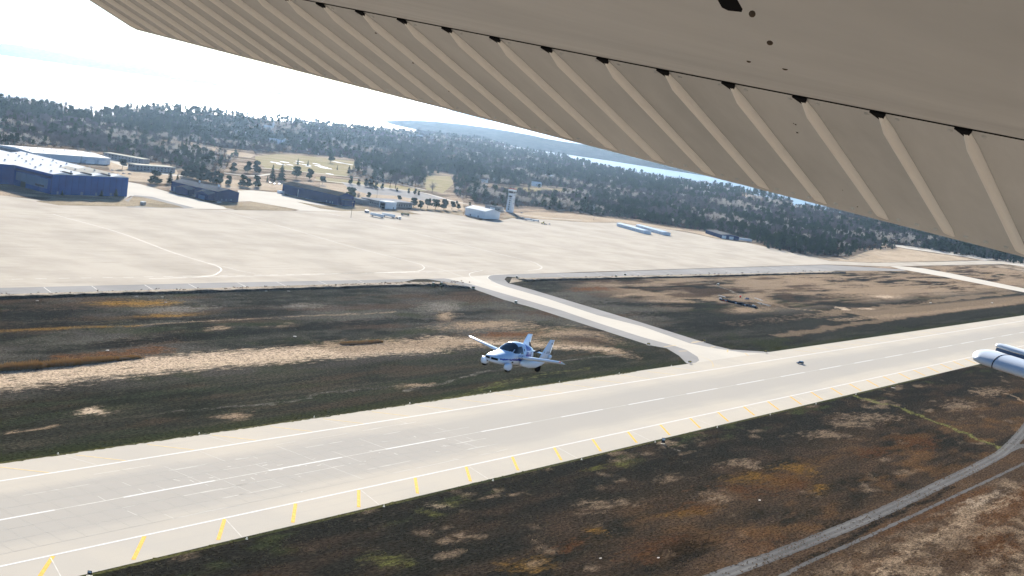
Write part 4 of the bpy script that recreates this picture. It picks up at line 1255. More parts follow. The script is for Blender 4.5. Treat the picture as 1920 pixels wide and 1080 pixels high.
# ------------------------------------------------------------------ trees
mt_needle = leafy('conifer_needles', (0.006, 0.02, 0.016), (0.03, 0.058, 0.034), .2)
mt_pine = leafy('pine_needles', (0.008, 0.024, 0.017), (0.042, 0.07, 0.036), .2)
mt_twig = leafy('bare_twigs', (0.042, 0.044, 0.05), (0.13, 0.122, 0.125), .15)
mt_pale = leafy('pale_twigs', (0.32, 0.29, 0.26), (0.52, 0.48, 0.43), .2)
mt_brn = leafy('brown_twigs', (0.055, 0.042, 0.036), (0.13, 0.09, 0.065), .15)
mt_bark = mat('tree_bark', (0.07, 0.055, 0.045), .9, .25, 1.5)

def spruce_crown(seed, h=14, w=3.2):
    rr = random.Random(seed)
    m_ = MB()
    z = h * .08
    while z < h * .97:
        t = (z / h)
        rad = w * (1 - t) ** .8 * rr.uniform(.75, 1.15) + .25
        n = max(4, int(7 * (1 - t) + 4))
        a0 = rr.uniform(0, 6.28)
        for i in range(n):
            a = a0 + 6.283 * i / n + rr.uniform(-.25, .25)
            rl = rad * rr.uniform(.6, 1.15)
            dx, dy = math.cos(a), math.sin(a)
            wd = rl * rr.uniform(.28, .45)
            dz = -rl * rr.uniform(.15, .45)
            zz = z + rr.uniform(-.3, .3)
            m_.add([(0, 0, zz + .5), (dx * rl * .55 - dy * wd, dy * rl * .55 + dx * wd, zz + dz * .45), (dx * rl, dy * rl, zz + dz), (dx * rl * .55 + dy * wd, dy * rl * .55 - dx * wd, zz + dz * .45), (dx * rl * .4, dy * rl * .4, zz - .55)],
                   [(0, 1, 2), (0, 2, 3), (1, 4, 2), (2, 4, 3)])
        z += h * .062 * rr.uniform(.8, 1.2)
    m_.add([(0, 0, h), (.25, 0, h * .93), (-.15, .22, h * .93), (-.15, -.22, h * .93)], [(0, 1, 2), (0, 2, 3), (0, 3, 1)])
    return m_

def clump_crown(seed, h=12, w=4.0, base=.28, n=170, size=.95, top=.5):
    """Irregular evergreen crown: clumps of small faces thrown round several lobes."""
    rr = random.Random(seed)
    m_ = MB()
    lobes = []
    for k in range(7):
        a = rr.uniform(0, 6.283)
        t = rr.uniform(0, 1)
        r = w * .5 * rr.uniform(.2, 1) * (1 - t * top)
        lobes.append((r * math.cos(a), r * math.sin(a), h * (base + .08 + (.84 - base) * t), w * rr.uniform(.42, .62) * (1 - .35 * t), h * rr.uniform(.12, .2)))
    for k in range(n):
        lx, ly, lz, lr, lh = lobes[k % len(lobes)]
        d = Vector((rr.gauss(0, 1), rr.gauss(0, 1), rr.gauss(.25, 1))).normalized() * rr.uniform(.65, 1.05)
        c = Vector((lx + d.x * lr, ly + d.y * lr, min(lz + d.z * lh, h)))
        s = size * rr.uniform(.55, 1.25)
        u = Vector((rr.gauss(0, 1), rr.gauss(0, 1), rr.gauss(0, .6))).normalized()
        v = u.cross(d).normalized() * s * rr.uniform(.5, .9)
        u = u * s
        m_.add([c - u * .9, c + v, c + u, c - v, c + d * s * .45], [(0, 3, 4), (3, 2, 4), (2, 1, 4), (1, 0, 4)])
    return m_

def bare_crown(seed, h=12, w=4.5, n=260, up=.55, thick=.055):
    """Leafless crown: limbs that fork into a haze of thin upright twigs."""
    rr = random.Random(seed)
    m_ = MB()
    tips = []
    for k in range(9):
        z0 = h * rr.uniform(.18, .5)
        a = rr.uniform(0, 6.283)
        z1 = h * rr.uniform(.55, .92)
        r1 = w * rr.uniform(.25, .85) * (1.1 - abs(z1 / h - .6))
        p, q_ = Vector((0, 0, z0)), Vector((r1 * math.cos(a), r1 * math.sin(a), z1))
        m_.cyl(p, q_, .13, .045, 4)
        tips.append((p, q_))
    for k in range(n):
        p, q_ = tips[k % len(tips)]
        c = p.lerp(q_, rr.uniform(.25, 1.05)) + Vector((rr.gauss(0, .12) * w, rr.gauss(0, .12) * w, rr.gauss(0, .3)))
        d = Vector((c.x * .25 + rr.gauss(0, .8), c.y * .25 + rr.gauss(0, .8), abs(rr.gauss(up, .6)) + .1)).normalized() * rr.uniform(.8, 2.3)
        s = d.orthogonal().normalized() * thick * rr.uniform(.7, 1.6)
        e = c + d
        if e.z > h:
            e.z = h
        m_.add([c - s, c + s, e], [(0, 1, 2)])
        f = c + d * .5 + Vector((rr.gauss(0, .6), rr.gauss(0, .6), rr.uniform(.1, .8)))
        m_.add([c + d * .35 - s * .7, c + d * .35 + s * .7, f], [(0, 1, 2)])
    return m_

def trunk_mb(h, r, n=6, lean=0.0):
    return MB().cyl((0, 0, -.4), (lean, 0, h), r, r * .3, n)

PROTO = bpy.data.collections.new('tree_prototypes')
def proto(name, crown, trunk, cm):
    """One mesh with two materials, used for the far wood."""
    m_ = MB()
    m_.add(crown.v, crown.f)
    nf = len(m_.f)
    m_.add(trunk.v, trunk.f)
    me = bpy.data.meshes.new(name)
    me.from_pydata(m_.v, [], m_.f)
    me.materials.append(cm)
    me.materials.append(mt_bark)
    ix = np.zeros(len(m_.f), np.int32)
    ix[nf:] = 1
    me.polygons.foreach_set('material_index', ix)
    me.update()
    o = bpy.data.objects.new(name, me)
    PROTO.objects.link(o)
    return o

kinds = []
for s in range(3):
    kinds.append(('a%02d' % s, spruce_crown(s + 1, 15, 3.3 - .4 * s), trunk_mb(6, .25), mt_needle))
for s in range(3):
    kinds.append(('b%02d' % s, clump_crown(s + 20, 14, 4.4, .3, 190, 1.15), trunk_mb(9, .28), mt_pine))
for s in range(4):
    kinds.append(('c%02d' % s, bare_crown(s + 40, 13, 5.2, 520, .55, .085), trunk_mb(9, .24), mt_twig))
for s in range(2):
    kinds.append(('d%02d' % s, bare_crown(s + 60, 13, 4.6, 420, .6, .11), trunk_mb(9, .22), mt_pale))
for s in range(2):
    kinds.append(('e%02d' % s, bare_crown(s + 70, 9, 4.4, 300, .6, .09), trunk_mb(5, .2), mt_brn))
for nm, c, t, cm in kinds:
    proto('wood_' + nm, c, t, cm)

FRONT = [(414.6, 1063.8), (726, 1287.8), (923.4, 1456.8), (1002, 1543.9), (1094.5, 1575.2), (1120.7, 1514.9), (1171.7, 1573.5), (1141.1, 1453.2), (1157.5, 1401.7), (1146.1, 1376.6), (1207.3, 1368.5), (1307.6, 1472.1), (1414, 1588.6), (1612.6, 1746.1), (1823.4, 1853.1), (1969.9, 1839.9), (1705.6, 1589.8), (1554.3, 1457.5), (1543.9, 1406), (1572.6, 1368), (1611.7, 1344.4), (1889.1, 1573.2), (2051.3, 1644.3), (1794.6, 1428.2), (1636.7, 1304.9), (1527.2, 1201.4), (1514.5, 1147.3), (1558.9, 1125.6), (1654.5, 1154.1), (1701.3, 1093.8), (1782.3, 1064), (1814.9, 954.4), (1867.7, 938.9), (1838.4, 872.2), (1771.1, 817.3), (1729.5, 784.7), (1735.3, 737), (1844.7, 706), (1990.3, 756.5), (2150.9, 773.4), (2322.7, 792.5), (2404.3, 881.3), (2431.8, 760.5), (2507.3, 642.7), (2693.6, 490.8)]
WOOD = FRONT + [(9000, 300), (9000, 6000), (-1500, 6000)]
CLEAR = [[(1518.5, 1904.4), (1582.3, 1886.4), (1635.9, 1771.6), (1515.7, 1653.1), (1446.1, 1681.2), (1406.3, 1742.4)], [(1943.8, 1479.4), (2346, 1552.7), (2173.7, 1417.2), (1887.4, 1320), (1842.4, 1352.6), (1808.9, 1375)], [(2039.7, 1686.1), (2097.3, 1676), (2014.9, 1609.2), (1916.2, 1582.5)], [(1647.8, 1784.7), (1837.8, 1867.9), (1986.1, 1855.2), (1922.9, 1795.4), (1768.2, 1796.2), (1590, 1721.3)],
         [(3616.1, 1813.1), (3729.4, 1720.9), (3438.4, 1534.4), (3219.5, 1546.2)], [(3109, 1839.1), (3258.2, 1750.3), (3149.2, 1624.6), (2939.6, 1721.1)], [(3271, 1319.3), (3310.4, 1186.4), (3145, 1071.1), (3046.1, 1171.2)]]
def wood_points():
    pts = []
    g = np.random.default_rng(3)
    az0, az1 = R_(9), R_(66)
    r = 1050.0
    while r < 6900:
        sp = 8.0 + (r - 1050) * .0026
        n = int((az1 - az0) * r / sp)
        a = az0 + (az1 - az0) * (np.arange(n) + g.uniform(-.45, .45, n)) / n
        rad = r + g.uniform(-.5, .5, n) * sp * 1.4
        pts.append(np.stack([rad * np.cos(a), rad * np.sin(a)], 1))
        r += sp * (1.2 if r < 2400 else 1.35 + (r - 2400) / 5000)
    P = np.concatenate(pts)
    k = inside(P[:, 0], P[:, 1], WOOD) & inside(P[:, 0], P[:, 1], LAND)
    k &= dist_line(P[:, 0], P[:, 1], SHORE) > 12
    for c in CLEAR:
        ci = inside(P[:, 0], P[:, 1], c)
        k &= ~(ci & (g.random(len(P)) < .96))
    for fx, fy, fr in FOOT:
        k &= np.hypot(P[:, 0] - fx, P[:, 1] - fy) > fr
    return P[k]
WP = wood_points()
# leaf litter and brush on the floor of the wood
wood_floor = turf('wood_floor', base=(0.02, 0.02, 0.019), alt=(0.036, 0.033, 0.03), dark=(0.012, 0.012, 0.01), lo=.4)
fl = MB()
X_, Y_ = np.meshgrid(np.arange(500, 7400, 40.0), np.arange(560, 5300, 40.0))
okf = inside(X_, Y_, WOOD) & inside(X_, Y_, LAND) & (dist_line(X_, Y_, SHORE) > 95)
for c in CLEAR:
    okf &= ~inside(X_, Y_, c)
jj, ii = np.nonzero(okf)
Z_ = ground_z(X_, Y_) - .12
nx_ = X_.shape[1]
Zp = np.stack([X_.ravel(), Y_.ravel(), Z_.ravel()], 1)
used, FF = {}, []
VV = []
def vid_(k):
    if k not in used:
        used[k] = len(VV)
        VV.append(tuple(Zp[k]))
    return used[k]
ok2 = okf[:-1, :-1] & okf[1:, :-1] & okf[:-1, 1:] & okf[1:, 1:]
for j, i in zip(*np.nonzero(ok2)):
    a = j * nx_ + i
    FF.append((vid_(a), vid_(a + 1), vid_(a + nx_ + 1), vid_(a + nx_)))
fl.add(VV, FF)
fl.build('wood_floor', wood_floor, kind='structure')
gsel = np.random.default_rng(5)
n_ = len(WP)
con = fbm(WP[:, 0] / 260 + 3, WP[:, 1] / 260, 4)                    # stands of conifers against bare hardwood
pal = fbm(WP[:, 0] / 130 + 50, WP[:, 1] / 130, 4)
rad_ = np.hypot(WP[:, 0], WP[:, 1])
pc = np.clip((con - .455) / .11 + np.clip((rad_ - 2500) / 1500, 0, .6), .2, .9)
kind_ = np.where(gsel.random(n_) < pc, gsel.integers(0, 6, n_), gsel.integers(6, 10, n_))
isp = (kind_ > 5) & (gsel.random(n_) < np.clip((pal - .51) / .09, .03, .7))
kind_ = np.where(isp, gsel.integers(10, 12, n_), kind_)
front_d = dist_line(WP[:, 0], WP[:, 1], FRONT)
lowf = (front_d < 28) & (gsel.random(n_) < .45)
kind_ = np.where(lowf & (kind_ > 5), gsel.integers(12, 14, n_), kind_)
scl = gsel.uniform(.55, 1.2, n_) * (.62 + .8 * fbm(WP[:, 0] / 90 + 70, WP[:, 1] / 90, 3))
scl = scl * np.where(front_d < 22, .72, 1)
scl = scl * np.where((kind_ < 6), 1.05, .95) * np.where(rad_ > 3000, 1.15, 1)

def scatter(name, sel, label):
    P = WP[sel]
    me = bpy.data.meshes.new(name)
    co = np.stack([P[:, 0], P[:, 1], ground_z(P[:, 0], P[:, 1]) - .3], 1)
    me.vertices.add(len(P))
    me.vertices.foreach_set('co', co.ravel())
    for an, ty, dat in (('ix', 'INT', kind_[sel].astype(np.int32)), ('sc', 'FLOAT', scl[sel].astype(np.float32)), ('rz', 'FLOAT', gsel.uniform(0, 6.283, len(P)).astype(np.float32)), ('wd', 'FLOAT', gsel.uniform(1.0, 1.75, len(P)).astype(np.float32))):
        at = me.attributes.new(an, ty, 'POINT')
        at.data.foreach_set('value', dat)
    o = bpy.data.objects.new(name, me)
    COL.objects.link(o)
    ng = bpy.data.node_groups.new(name + '_nodes', 'GeometryNodeTree')
    ng.interface.new_socket('Geometry', in_out='INPUT', socket_type='NodeSocketGeometry')
    ng.interface.new_socket('Geometry', in_out='OUTPUT', socket_type='NodeSocketGeometry')
    N, L = ng.nodes, ng.links
    gi, go = N.new('NodeGroupInput'), N.new('NodeGroupOutput')
    iop = N.new('GeometryNodeInstanceOnPoints')
    mtp = N.new('GeometryNodeMeshToPoints')
    ci = N.new('GeometryNodeCollectionInfo')
    ci.inputs['Collection'].default_value = PROTO
    ci.inputs['Separate Children'].default_value = True
    ci.inputs['Reset Children'].default_value = True
    def attr(nm, ty):
        a = N.new('GeometryNodeInputNamedAttribute')
        a.data_type = ty
        a.inputs['Name'].default_value = nm
        return a.outputs['Attribute']
    cr = N.new('ShaderNodeCombineXYZ')
    L.new(attr('rz', 'FLOAT'), cr.inputs[2])
    e2r = N.new('FunctionNodeEulerToRotation')
    L.new(cr.outputs[0], e2r.inputs[0])
    cs = N.new('ShaderNodeCombineXYZ')
    mu = N.new('ShaderNodeMath')
    mu.operation = 'MULTIPLY'
    sc_ = attr('sc', 'FLOAT')
    L.new(sc_, mu.inputs[0])
    L.new(attr('wd', 'FLOAT'), mu.inputs[1])
    L.new(mu.outputs[0], cs.inputs[0])
    L.new(mu.outputs[0], cs.inputs[1])
    L.new(sc_, cs.inputs[2])
    L.new(gi.outputs[0], mtp.inputs['Mesh'])
    L.new(mtp.outputs[0], iop.inputs['Points'])
    L.new(ci.outputs[0], iop.inputs['Instance'])
    iop.inputs['Pick Instance'].default_value = True
    L.new(attr('ix', 'INT'), iop.inputs['Instance Index'])
    L.new(e2r.outputs[0], iop.inputs['Rotation'])
    L.new(cs.outputs[0], iop.inputs['Scale'])
    L.new(iop.outputs[0], go.inputs[0])
    md = o.modifiers.new('scatter', 'NODES')
    md.node_group = ng
    return tag(o, label, None, None, 'stuff')
scatter('evergreen_wood', kind_ < 6, 'dark evergreen trees massed in the wood beyond the airfield')
scatter('bare_wood', kind_ >= 6, 'leafless grey and pale trees massed in the wood beyond the airfield')

# --- trees that stand clear of the wood, one by one
TP = {}
def tree_src(kind, seed):
    if (kind, seed) in TP:
        return TP[(kind, seed)]
    if kind == 'spruce':
        c, h, t, cm = spruce_crown(seed + 100, 14, 4.0), 14, trunk_mb(5, .26, 7), mt_needle
    elif kind == 'pine':
        c, h, t, cm = clump_crown(seed + 130, 12, 5.4, .14, 380, 1.15), 12, trunk_mb(8, .3, 7), mt_pine
    elif kind == 'round':
        c, h, t, cm = clump_crown(seed + 150, 12, 5.2, .04, 420, 1.15, .6), 12, trunk_mb(6, .26, 7), mt_needle
    else:
        c, h, t, cm = bare_crown(seed + 170, 13, 4.6, 420, .55, .06), 13, trunk_mb(9, .28, 7), mt_twig
    me_c, me_t = bpy.data.meshes.new('crown'), bpy.data.meshes.new('trunk')
    me_c.from_pydata(c.v, [], c.f)
    me_t.from_pydata(t.v, [], t.f)
    me_c.materials.append(cm)
    me_t.materials.append(mt_bark)
    TP[(kind, seed)] = (me_c, me_t, h)
    return TP[(kind, seed)]
def tree(name, kind, pos, h, label, wd=1.0, group=None, seed=0, cat='tree'):
    me_c, me_t, h0 = tree_src(kind, seed % 3)
    r = empty(name, (pos[0], pos[1], gz(*pos)), (seed * 1.7) % 6.28, label, cat, group)
    s = h / h0
    for nm, me in (('trunk', me_t), ('crown', me_c)):
        o = bpy.data.objects.new(nm, me)
        COL.objects.link(o)
        o.parent = r
        o.scale = (s * wd, s * wd, s)
    return r
def ordinal(i):
    return ('first', 'second', 'third', 'fourth', 'fifth', 'sixth', 'seventh', 'eighth', 'ninth', 'tenth', 'eleventh', 'twelfth', 'thirteenth', 'fourteenth', 'fifteenth', 'sixteenth', 'seventeenth', 'eighteenth', 'nineteenth', 'twentieth')[i]

tree('evergreen_tree', 'round', (950.8, 1189.7), 14.7, 'broad dark evergreen left of the dark blue gabled hangar', 1.55, seed=1)
tree('spruce_tree', 'spruce', (978.9, 1198.3), 15.6, 'pointed dark spruce between broad evergreen and dark blue gabled hangar', 1.4, seed=2)
tree('spruce_tree', 'spruce', (1002.7, 1214.1), 10.8, 'small spruce touching the left end of the gabled hangar', 1.3, seed=3)
for i, x in enumerate(range(345, 414, 8)):
    yb = 328 + (x - 345) * .26
    tree('hedge_tree', 'round', tuple(v + (i % 2) * 3 for v in ((1072.1, 1286.3)[0] + ((1071.2, 1217.5)[0] - (1072.1, 1286.3)[0]) * i / 8, (1072.1, 1286.3)[1] + ((1071.2, 1217.5)[1] - (1072.1, 1286.3)[1]) * i / 8)), 13 + (i * 5 % 3), ordinal(i) + ' tree from the left in the dense evergreen row behind the gabled hangar', 1.25, 'evergreen row behind the gabled hangar', seed=i)
for i, (p, h, lab) in enumerate((((1084.5, 1217), 12, 'round evergreen just right of the gabled hangar roof'), ((1105.6, 1214.3), 14.1, 'tall round evergreen, leftmost of the three before the golden field'), ((1106.6, 1205.6), 10.7, 'short round evergreen in the middle of the three by the lane'), ((1130.3, 1216.9), 14.3, 'round evergreen, rightmost of the three by the lane'),
                               ((1255.2, 1402), 12.3, 'evergreen at the left end of the road before the wood'), ((1281.4, 1400.8), 15.5, 'large dark evergreen left of the pair above the curved road'), ((1306.2, 1409.9), 17.3, 'large dark evergreen right of the pair above the curved road'))):
    tree('evergreen_tree', 'round', p, h, lab, 1.25, seed=i)
for i, (p, h, w_, lab) in enumerate((((1264.6, 1331.4), 20.3, 1.1, 'slim spruce left of the tall pointed one behind the long hangar'), ((1268.6, 1317.3), 24, 1.45, 'tallest pointed spruce behind the long dark hangar'), ((1211.7, 1284.1), 10.1, .9, 'small spruce near parked cars left of the long hangar'), ((1229.7, 1289.7), 11.7, .9, 'small spruce beside parked cars under the tallest spruce'),
                               ((1604, 1506.2), 14.6, 1.2, 'lone pointed spruce at the right edge of the golden field'), ((1622.2, 1551.5), 9.3, .7, 'tiny slim evergreen on the golden field'), ((1591.5, 1592.1), 10.2, .9, 'small evergreen among the snow patches on the golden field'), ((1572.7, 1597.7), 12, .9, 'dark evergreen on the golden field behind the snow patches'))):
    tree('spruce_tree', 'spruce', p, h, lab, w_, seed=i)
for i, (p, h, w_, lab) in enumerate((((1333.1, 1354.1), 18.8, 1.2, 'ragged pine behind the middle of the long dark hangar'), ((1365.5, 1359.4), 15.9, 1.15, 'round pine right of the ragged one behind the long hangar'), ((1326.7, 1294.2), 11.5, 1.3, 'spreading pine on the verge behind the long hangar'), ((1206.8, 1124.5), 17.1, 1.1, 'tall ragged pine right of the long dark hangar'), ((1278, 1158.9), 7.9, 1.4, 'round pine behind the left end of the brown offices'), ((1316.9, 1139.8), 7.3, 1.6, 'round pine behind the right end of the brown offices'), ((1762.1, 1704.1), 17.2, 1.3, 'lone broad evergreen at the back of the golden field'))):
    tree('pine_tree', 'pine', p, h, lab, w_, seed=i)
for i, (p, h) in enumerate((((1275.3, 1077.1), 13.3), ((1280.1, 1069.2), 10.5), ((1298, 1072.5), 12), ((1312.3, 1070.7), 13.5), ((1328.2, 1069.1), 14.3), ((1350, 1073), 10.8), ((1367.8, 1076.2), 8))):
    tree('pine_tree', 'pine', p, h, ordinal(i) + ' pine from the left in the dark clump left of the white shed', 1.25, 'pine clump left of the white shed', seed=i)
for i, x in enumerate((806, 818, 830, 842)):
    p = ((1399, 1152.9)[0] + (x - 806) * 1.9, (1399, 1152.9)[1] - (x - 806) * .5)
    tree('hedge_shrub', 'round', p, 4.5, ordinal(i) + ' shrub from the left in the low row behind the pine clump', 1.5, 'shrub row behind the pine clump', seed=i, cat='shrub')
for i, (p, h) in enumerate((((1420.4, 1327.7), 12.1), ((1429.2, 1319.5), 8.9), ((1427.9, 1302.9), 11.2), ((1433.1, 1299.1), 12.1), ((1425, 1280.8), 9.6), ((1436.9, 1278.8), 8.8), ((1451, 1261.5), 5.6), ((1463.3, 1248.9), 7.2), ((1458.3, 1231.9), 8.8), ((1461.8, 1227.6), 6.4))):
    tree('clipped_evergreen', 'round', p, h, ordinal(i) + ' from the left of the small evergreens along the car park', 1.0 if i not in (2, 3) else 1.4, 'small evergreens along the car park', seed=i)
for i, (p, h, lab) in enumerate((((1542.4, 1269.2), 20, 'lone bare tree on the small golden lawn before the wood'), ((1211.4, 1116.7), 11, 'small bare tree right of the tall ragged pine'), ((1489.3, 1309.7), 24.7, 'bare tree, leftmost of the three at the car park wood edge'), ((1489.4, 1298.7), 26.3, 'bare tree, middle of the three at the car park wood edge'), ((1567.9, 1326.3), 21.4, 'bare tree, rightmost of the three at the car park wood edge'),
                               ((1739.3, 2664.1), 22, 'leftmost bare tree on the bluff skyline above the lake'), ((1816.5, 2618.5), 26, 'tall bare tree on the bluff skyline above the lake'), ((1819.3, 2524.7), 26, 'bare tree in the dip of the bluff skyline'))):
    tree('bare_tree', 'bare', p, h, lab, 1.1, seed=i)
tree('evergreen_shrub', 'round', (1471.9, 1094.9), 8.5, 'round dark shrub between the white shed and the control tower', 1.6, seed=4, cat='shrub')
tree('pine_tree', 'pine', (1011, 1329.8), 12, 'lone ragged pine in the car park behind the big hangar', 1.2, seed=2)
for i, x in enumerate((110, 180, 207)):
    tree('young_spruce', 'spruce', ((724 + (x - 99) * .69), 1046 + (x - 99) * .09), 5 + 1.5 * i, ('left', 'middle', 'right')[i] + ' young spruce against the blue front wall of the big hangar', 1.5, seed=i)

# ------------------------------------------------------------------ the white and blue flying car
mt_pw = mat('aircraft_white', (0.52, 0.66, 0.82), .22, .02, 2, spec=.5, coat=.5)
mt_pb = mat('aircraft_blue', (0.02, 0.055, 0.30), .25, .05, 2, spec=.5, coat=.5)
mt_cg = mat('canopy_glass', (0.006, 0.008, 0.012), .04, .1, 2, spec=.8, coat=.8)
mt_tyre = mat('tyre_rubber', (0.015, 0.015, 0.016), .8, .2, 4)
mt_strut = mat('dark_strut', (0.05, 0.05, 0.055), .5, .2, 4)
mt_navr = mat('red_lamp', (0.7, 0.03, 0.02), .3, .1, 4)
plane = empty('flying_car', (0, 0, 0), 0, 'white and blue twin tailed flying car in flight over the infield grass', 'airplane')
pm4 = Matrix(((-0.9946, -0.0567, 0.0869, 73.07), (0.0568, -0.9984, -0.0016, 50.55), (0.0868, 0.0034, 0.9962, 116.83), (0, 0, 0, 1)))
pm4.translation += RT * -.17
plane.matrix_world = pm4
ST = [(2.47, .30, -.36, -.10), (2.42, .50, -.44, -.03), (2.30, .66, -.50, .03), (2.05, .76, -.56, .12), (1.7, .82, -.59, .22), (1.4, .85, -.6, .30), (1.2, .86, -.6, .36), (1.0, .86, -.6, .55), (.8, .86, -.6, .75), (.6, .85, -.6, .90),
      (.35, .84, -.6, 1.0), (.1, .82, -.6, 1.03), (-.2, .79, -.6, 1.02), (-.5, .76, -.58, .99), (-.8, .71, -.52, .95), (-1.1, .64, -.42, .89), (-1.4, .54, -.3, .82), (-1.65, .42, -.16, .74), (-1.85, .26, 0, .62), (-1.95, .08, .16, .42)]
ST_x = [s[0] for s in ST][::-1]
def sec(x):
    return [float(np.interp(x, ST_x, [s[k] for s in ST][::-1])) for k in (1, 2, 3)]
def body_pt(x, t):
    hw, zb, zt = sec(x)
    zc, hh = (zb + zt) / 2 - .06 * (zt - zb), 0
    c, s = math.cos(t), math.sin(t)
    up, dn = zt - zc, zc - zb
    z = zc + (up if s > 0 else dn) * math.copysign(abs(s) ** (2 / 2.5), s)
    y = -hw * math.copysign(abs(c) ** (2 / 2.7), c)
    if z > .25:
        y *= 1 - .2 * ((z - .25) / .8) ** 1.3
    return (x, y, z)
NX, NT = 150, 88
xs_ = np.interp(np.linspace(0, 1, NX), [0, .06, 1], [2.47, 2.38, -1.95])
gridp = [[body_pt(float(x), 2 * math.pi * j / NT) for j in range(NT)] for x in xs_]
parts = {}
def classify(x, y, z, t):
    sd = 1 if y > 0 else -1
    ay = abs(y)
    if .36 < z and .42 < x < 1.24 and z > .37 + .02 * x:
        hw, zb, zt = sec(x)
        edge = .145 + .10 * max(0, (x - .5))
        tt = min(t, math.pi - t) / math.pi if 0 < t < math.pi else 0
        if tt > edge + .085:
            return 'windshield'
    if 0 < t < math.pi:
        tt = min(t, math.pi - t) / math.pi
        # side window leaning forward
        x0 = -.02
        x1 = 1.12 - (z - .38) * .95
        if .33 < z < .86 and x0 < x < x1 - .12 and tt < .25:
            return 'side_window_l' if sd > 0 else 'side_window_r'
        if .48 < z < .66 and -.24 < x < -.14 and tt < .24:
            return 'rear_window_l' if sd > 0 else 'rear_window_r'
    zc = -.15 + .035 * (2.2 - x)
    if -.5 < x < 2.28 and abs(z - zc) < .055 + .05 * max(0, 1.2 - x) and ay > .3:
        return 'blue_stripe_l' if sd > 0 else 'blue_stripe_r'
    if z > -.16 and -.28 - .26 * (z + .1) > x > -1.12 - .22 * (z + .1) and not (abs(z - .52) < .03):
        return 'blue_band'
    if x < -.1 and -.2 < z < -.1 + (-.1 - x) * .9 and x > -.62:
        return 'blue_band'
    return 'fuselage'
for i in range(NX - 1):
    for j in range(NT):
        j2 = (j + 1) % NT
        q_ = [gridp[i][j], gridp[i + 1][j], gridp[i + 1][j2], gridp[i][j2]]
        c = [sum(p[k] for p in q_) / 4 for k in range(3)]
        k = classify(*c, 2 * math.pi * (j + .5) / NT)
        parts.setdefault(k, []).append((i, j))
def patch(cells, lift=0.0):
    idx, V, F = {}, [], []
    def vid(i, j):
        if (i, j) not in idx:
            idx[(i, j)] = len(V)
            V.append(gridp[i][j])
        return idx[(i, j)]
    for i, j in cells:
        j2 = (j + 1) % NT
        F.append((vid(i, j), vid(i + 1, j), vid(i + 1, j2), vid(i, j2)))
    return MB().add(V, F)
PN = {'windshield': ('windshield', mt_cg), 'side_window_l': ('side_window', mt_cg), 'side_window_r': ('side_window', mt_cg), 'rear_window_l': ('rear_window', mt_cg), 'rear_window_r': ('rear_window', mt_cg), 'blue_stripe_l': ('stripe', mt_pb), 'blue_stripe_r': ('stripe', mt_pb), 'blue_band': ('stripe', mt_pb), 'fuselage': ('fuselage', mt_pw)}
for k, cells in parts.items():
    patch(cells).build(PN[k][0], PN[k][1], plane, smooth=True)
MB().add([gridp[0][j] for j in range(NT)], [tuple(range(NT))]).build('nose_cap', mt_pw, plane)
# grille openings either side of the nose
for s in (-1, 1):
    g_ = MB()
    for k in range(6):
        a0, a1 = (.06 + .10 * k) * s, (.06 + .10 * (k + 1)) * s
        def gp(a, z):
            for x in np.arange(2.5, 1.8, -.01):
                hw, zb, zt = sec(float(x))
                if hw > abs(a) + .03 and zb < z < zt:
                    return (float(x) + .03, a, z)
            return (1.9, a, z)
        if abs(a1) > .62:
            continue
        g_.add([gp(a0, -.28), gp(a1, -.28), gp(a1, -.13), gp(a0, -.13)], [(0, 1, 2, 3) if s > 0 else (3, 2, 1, 0)])
    g_.build('grille', mt_dark, plane)
def foil(x0, x1, t, n=9):
    """Closed aerofoil outline (x, dz) from leading edge x0 back to x1."""
    up, lo = [], []
    for k in range(n + 1):
        c = (k / n) ** 1.7
        th = t * (1.48 * math.sqrt(c) - .63 * c - 1.76 * c * c + 1.42 * c ** 3 - .5 * c ** 4) * 2
        x = x0 + (x1 - x0) * c
        up.append((x, th))
        lo.append((x, -th * .7))
    return up + lo[1:-1][::-1]
def surf(sections):
    """Skin a list of closed outlines of equal length and cap both ends."""
    n = len(sections[0])
    V = [p for s in sections for p in s]
    F = [tuple(range(n))[::-1], tuple(range((len(sections) - 1) * n, len(sections) * n))]
    for k in range(len(sections) - 1):
        for j in range(n):
            a, c = k * n + j, k * n + (j + 1) % n
            F.append((a, c, c + n, a + n))
    return MB().add(V, F)
def fix(o):
    bm = bmesh.new()
    bm.from_mesh(o.data)
    bmesh.ops.recalc_face_normals(bm, faces=bm.faces)
    bm.to_mesh(o.data)
    bm.free()
    return o
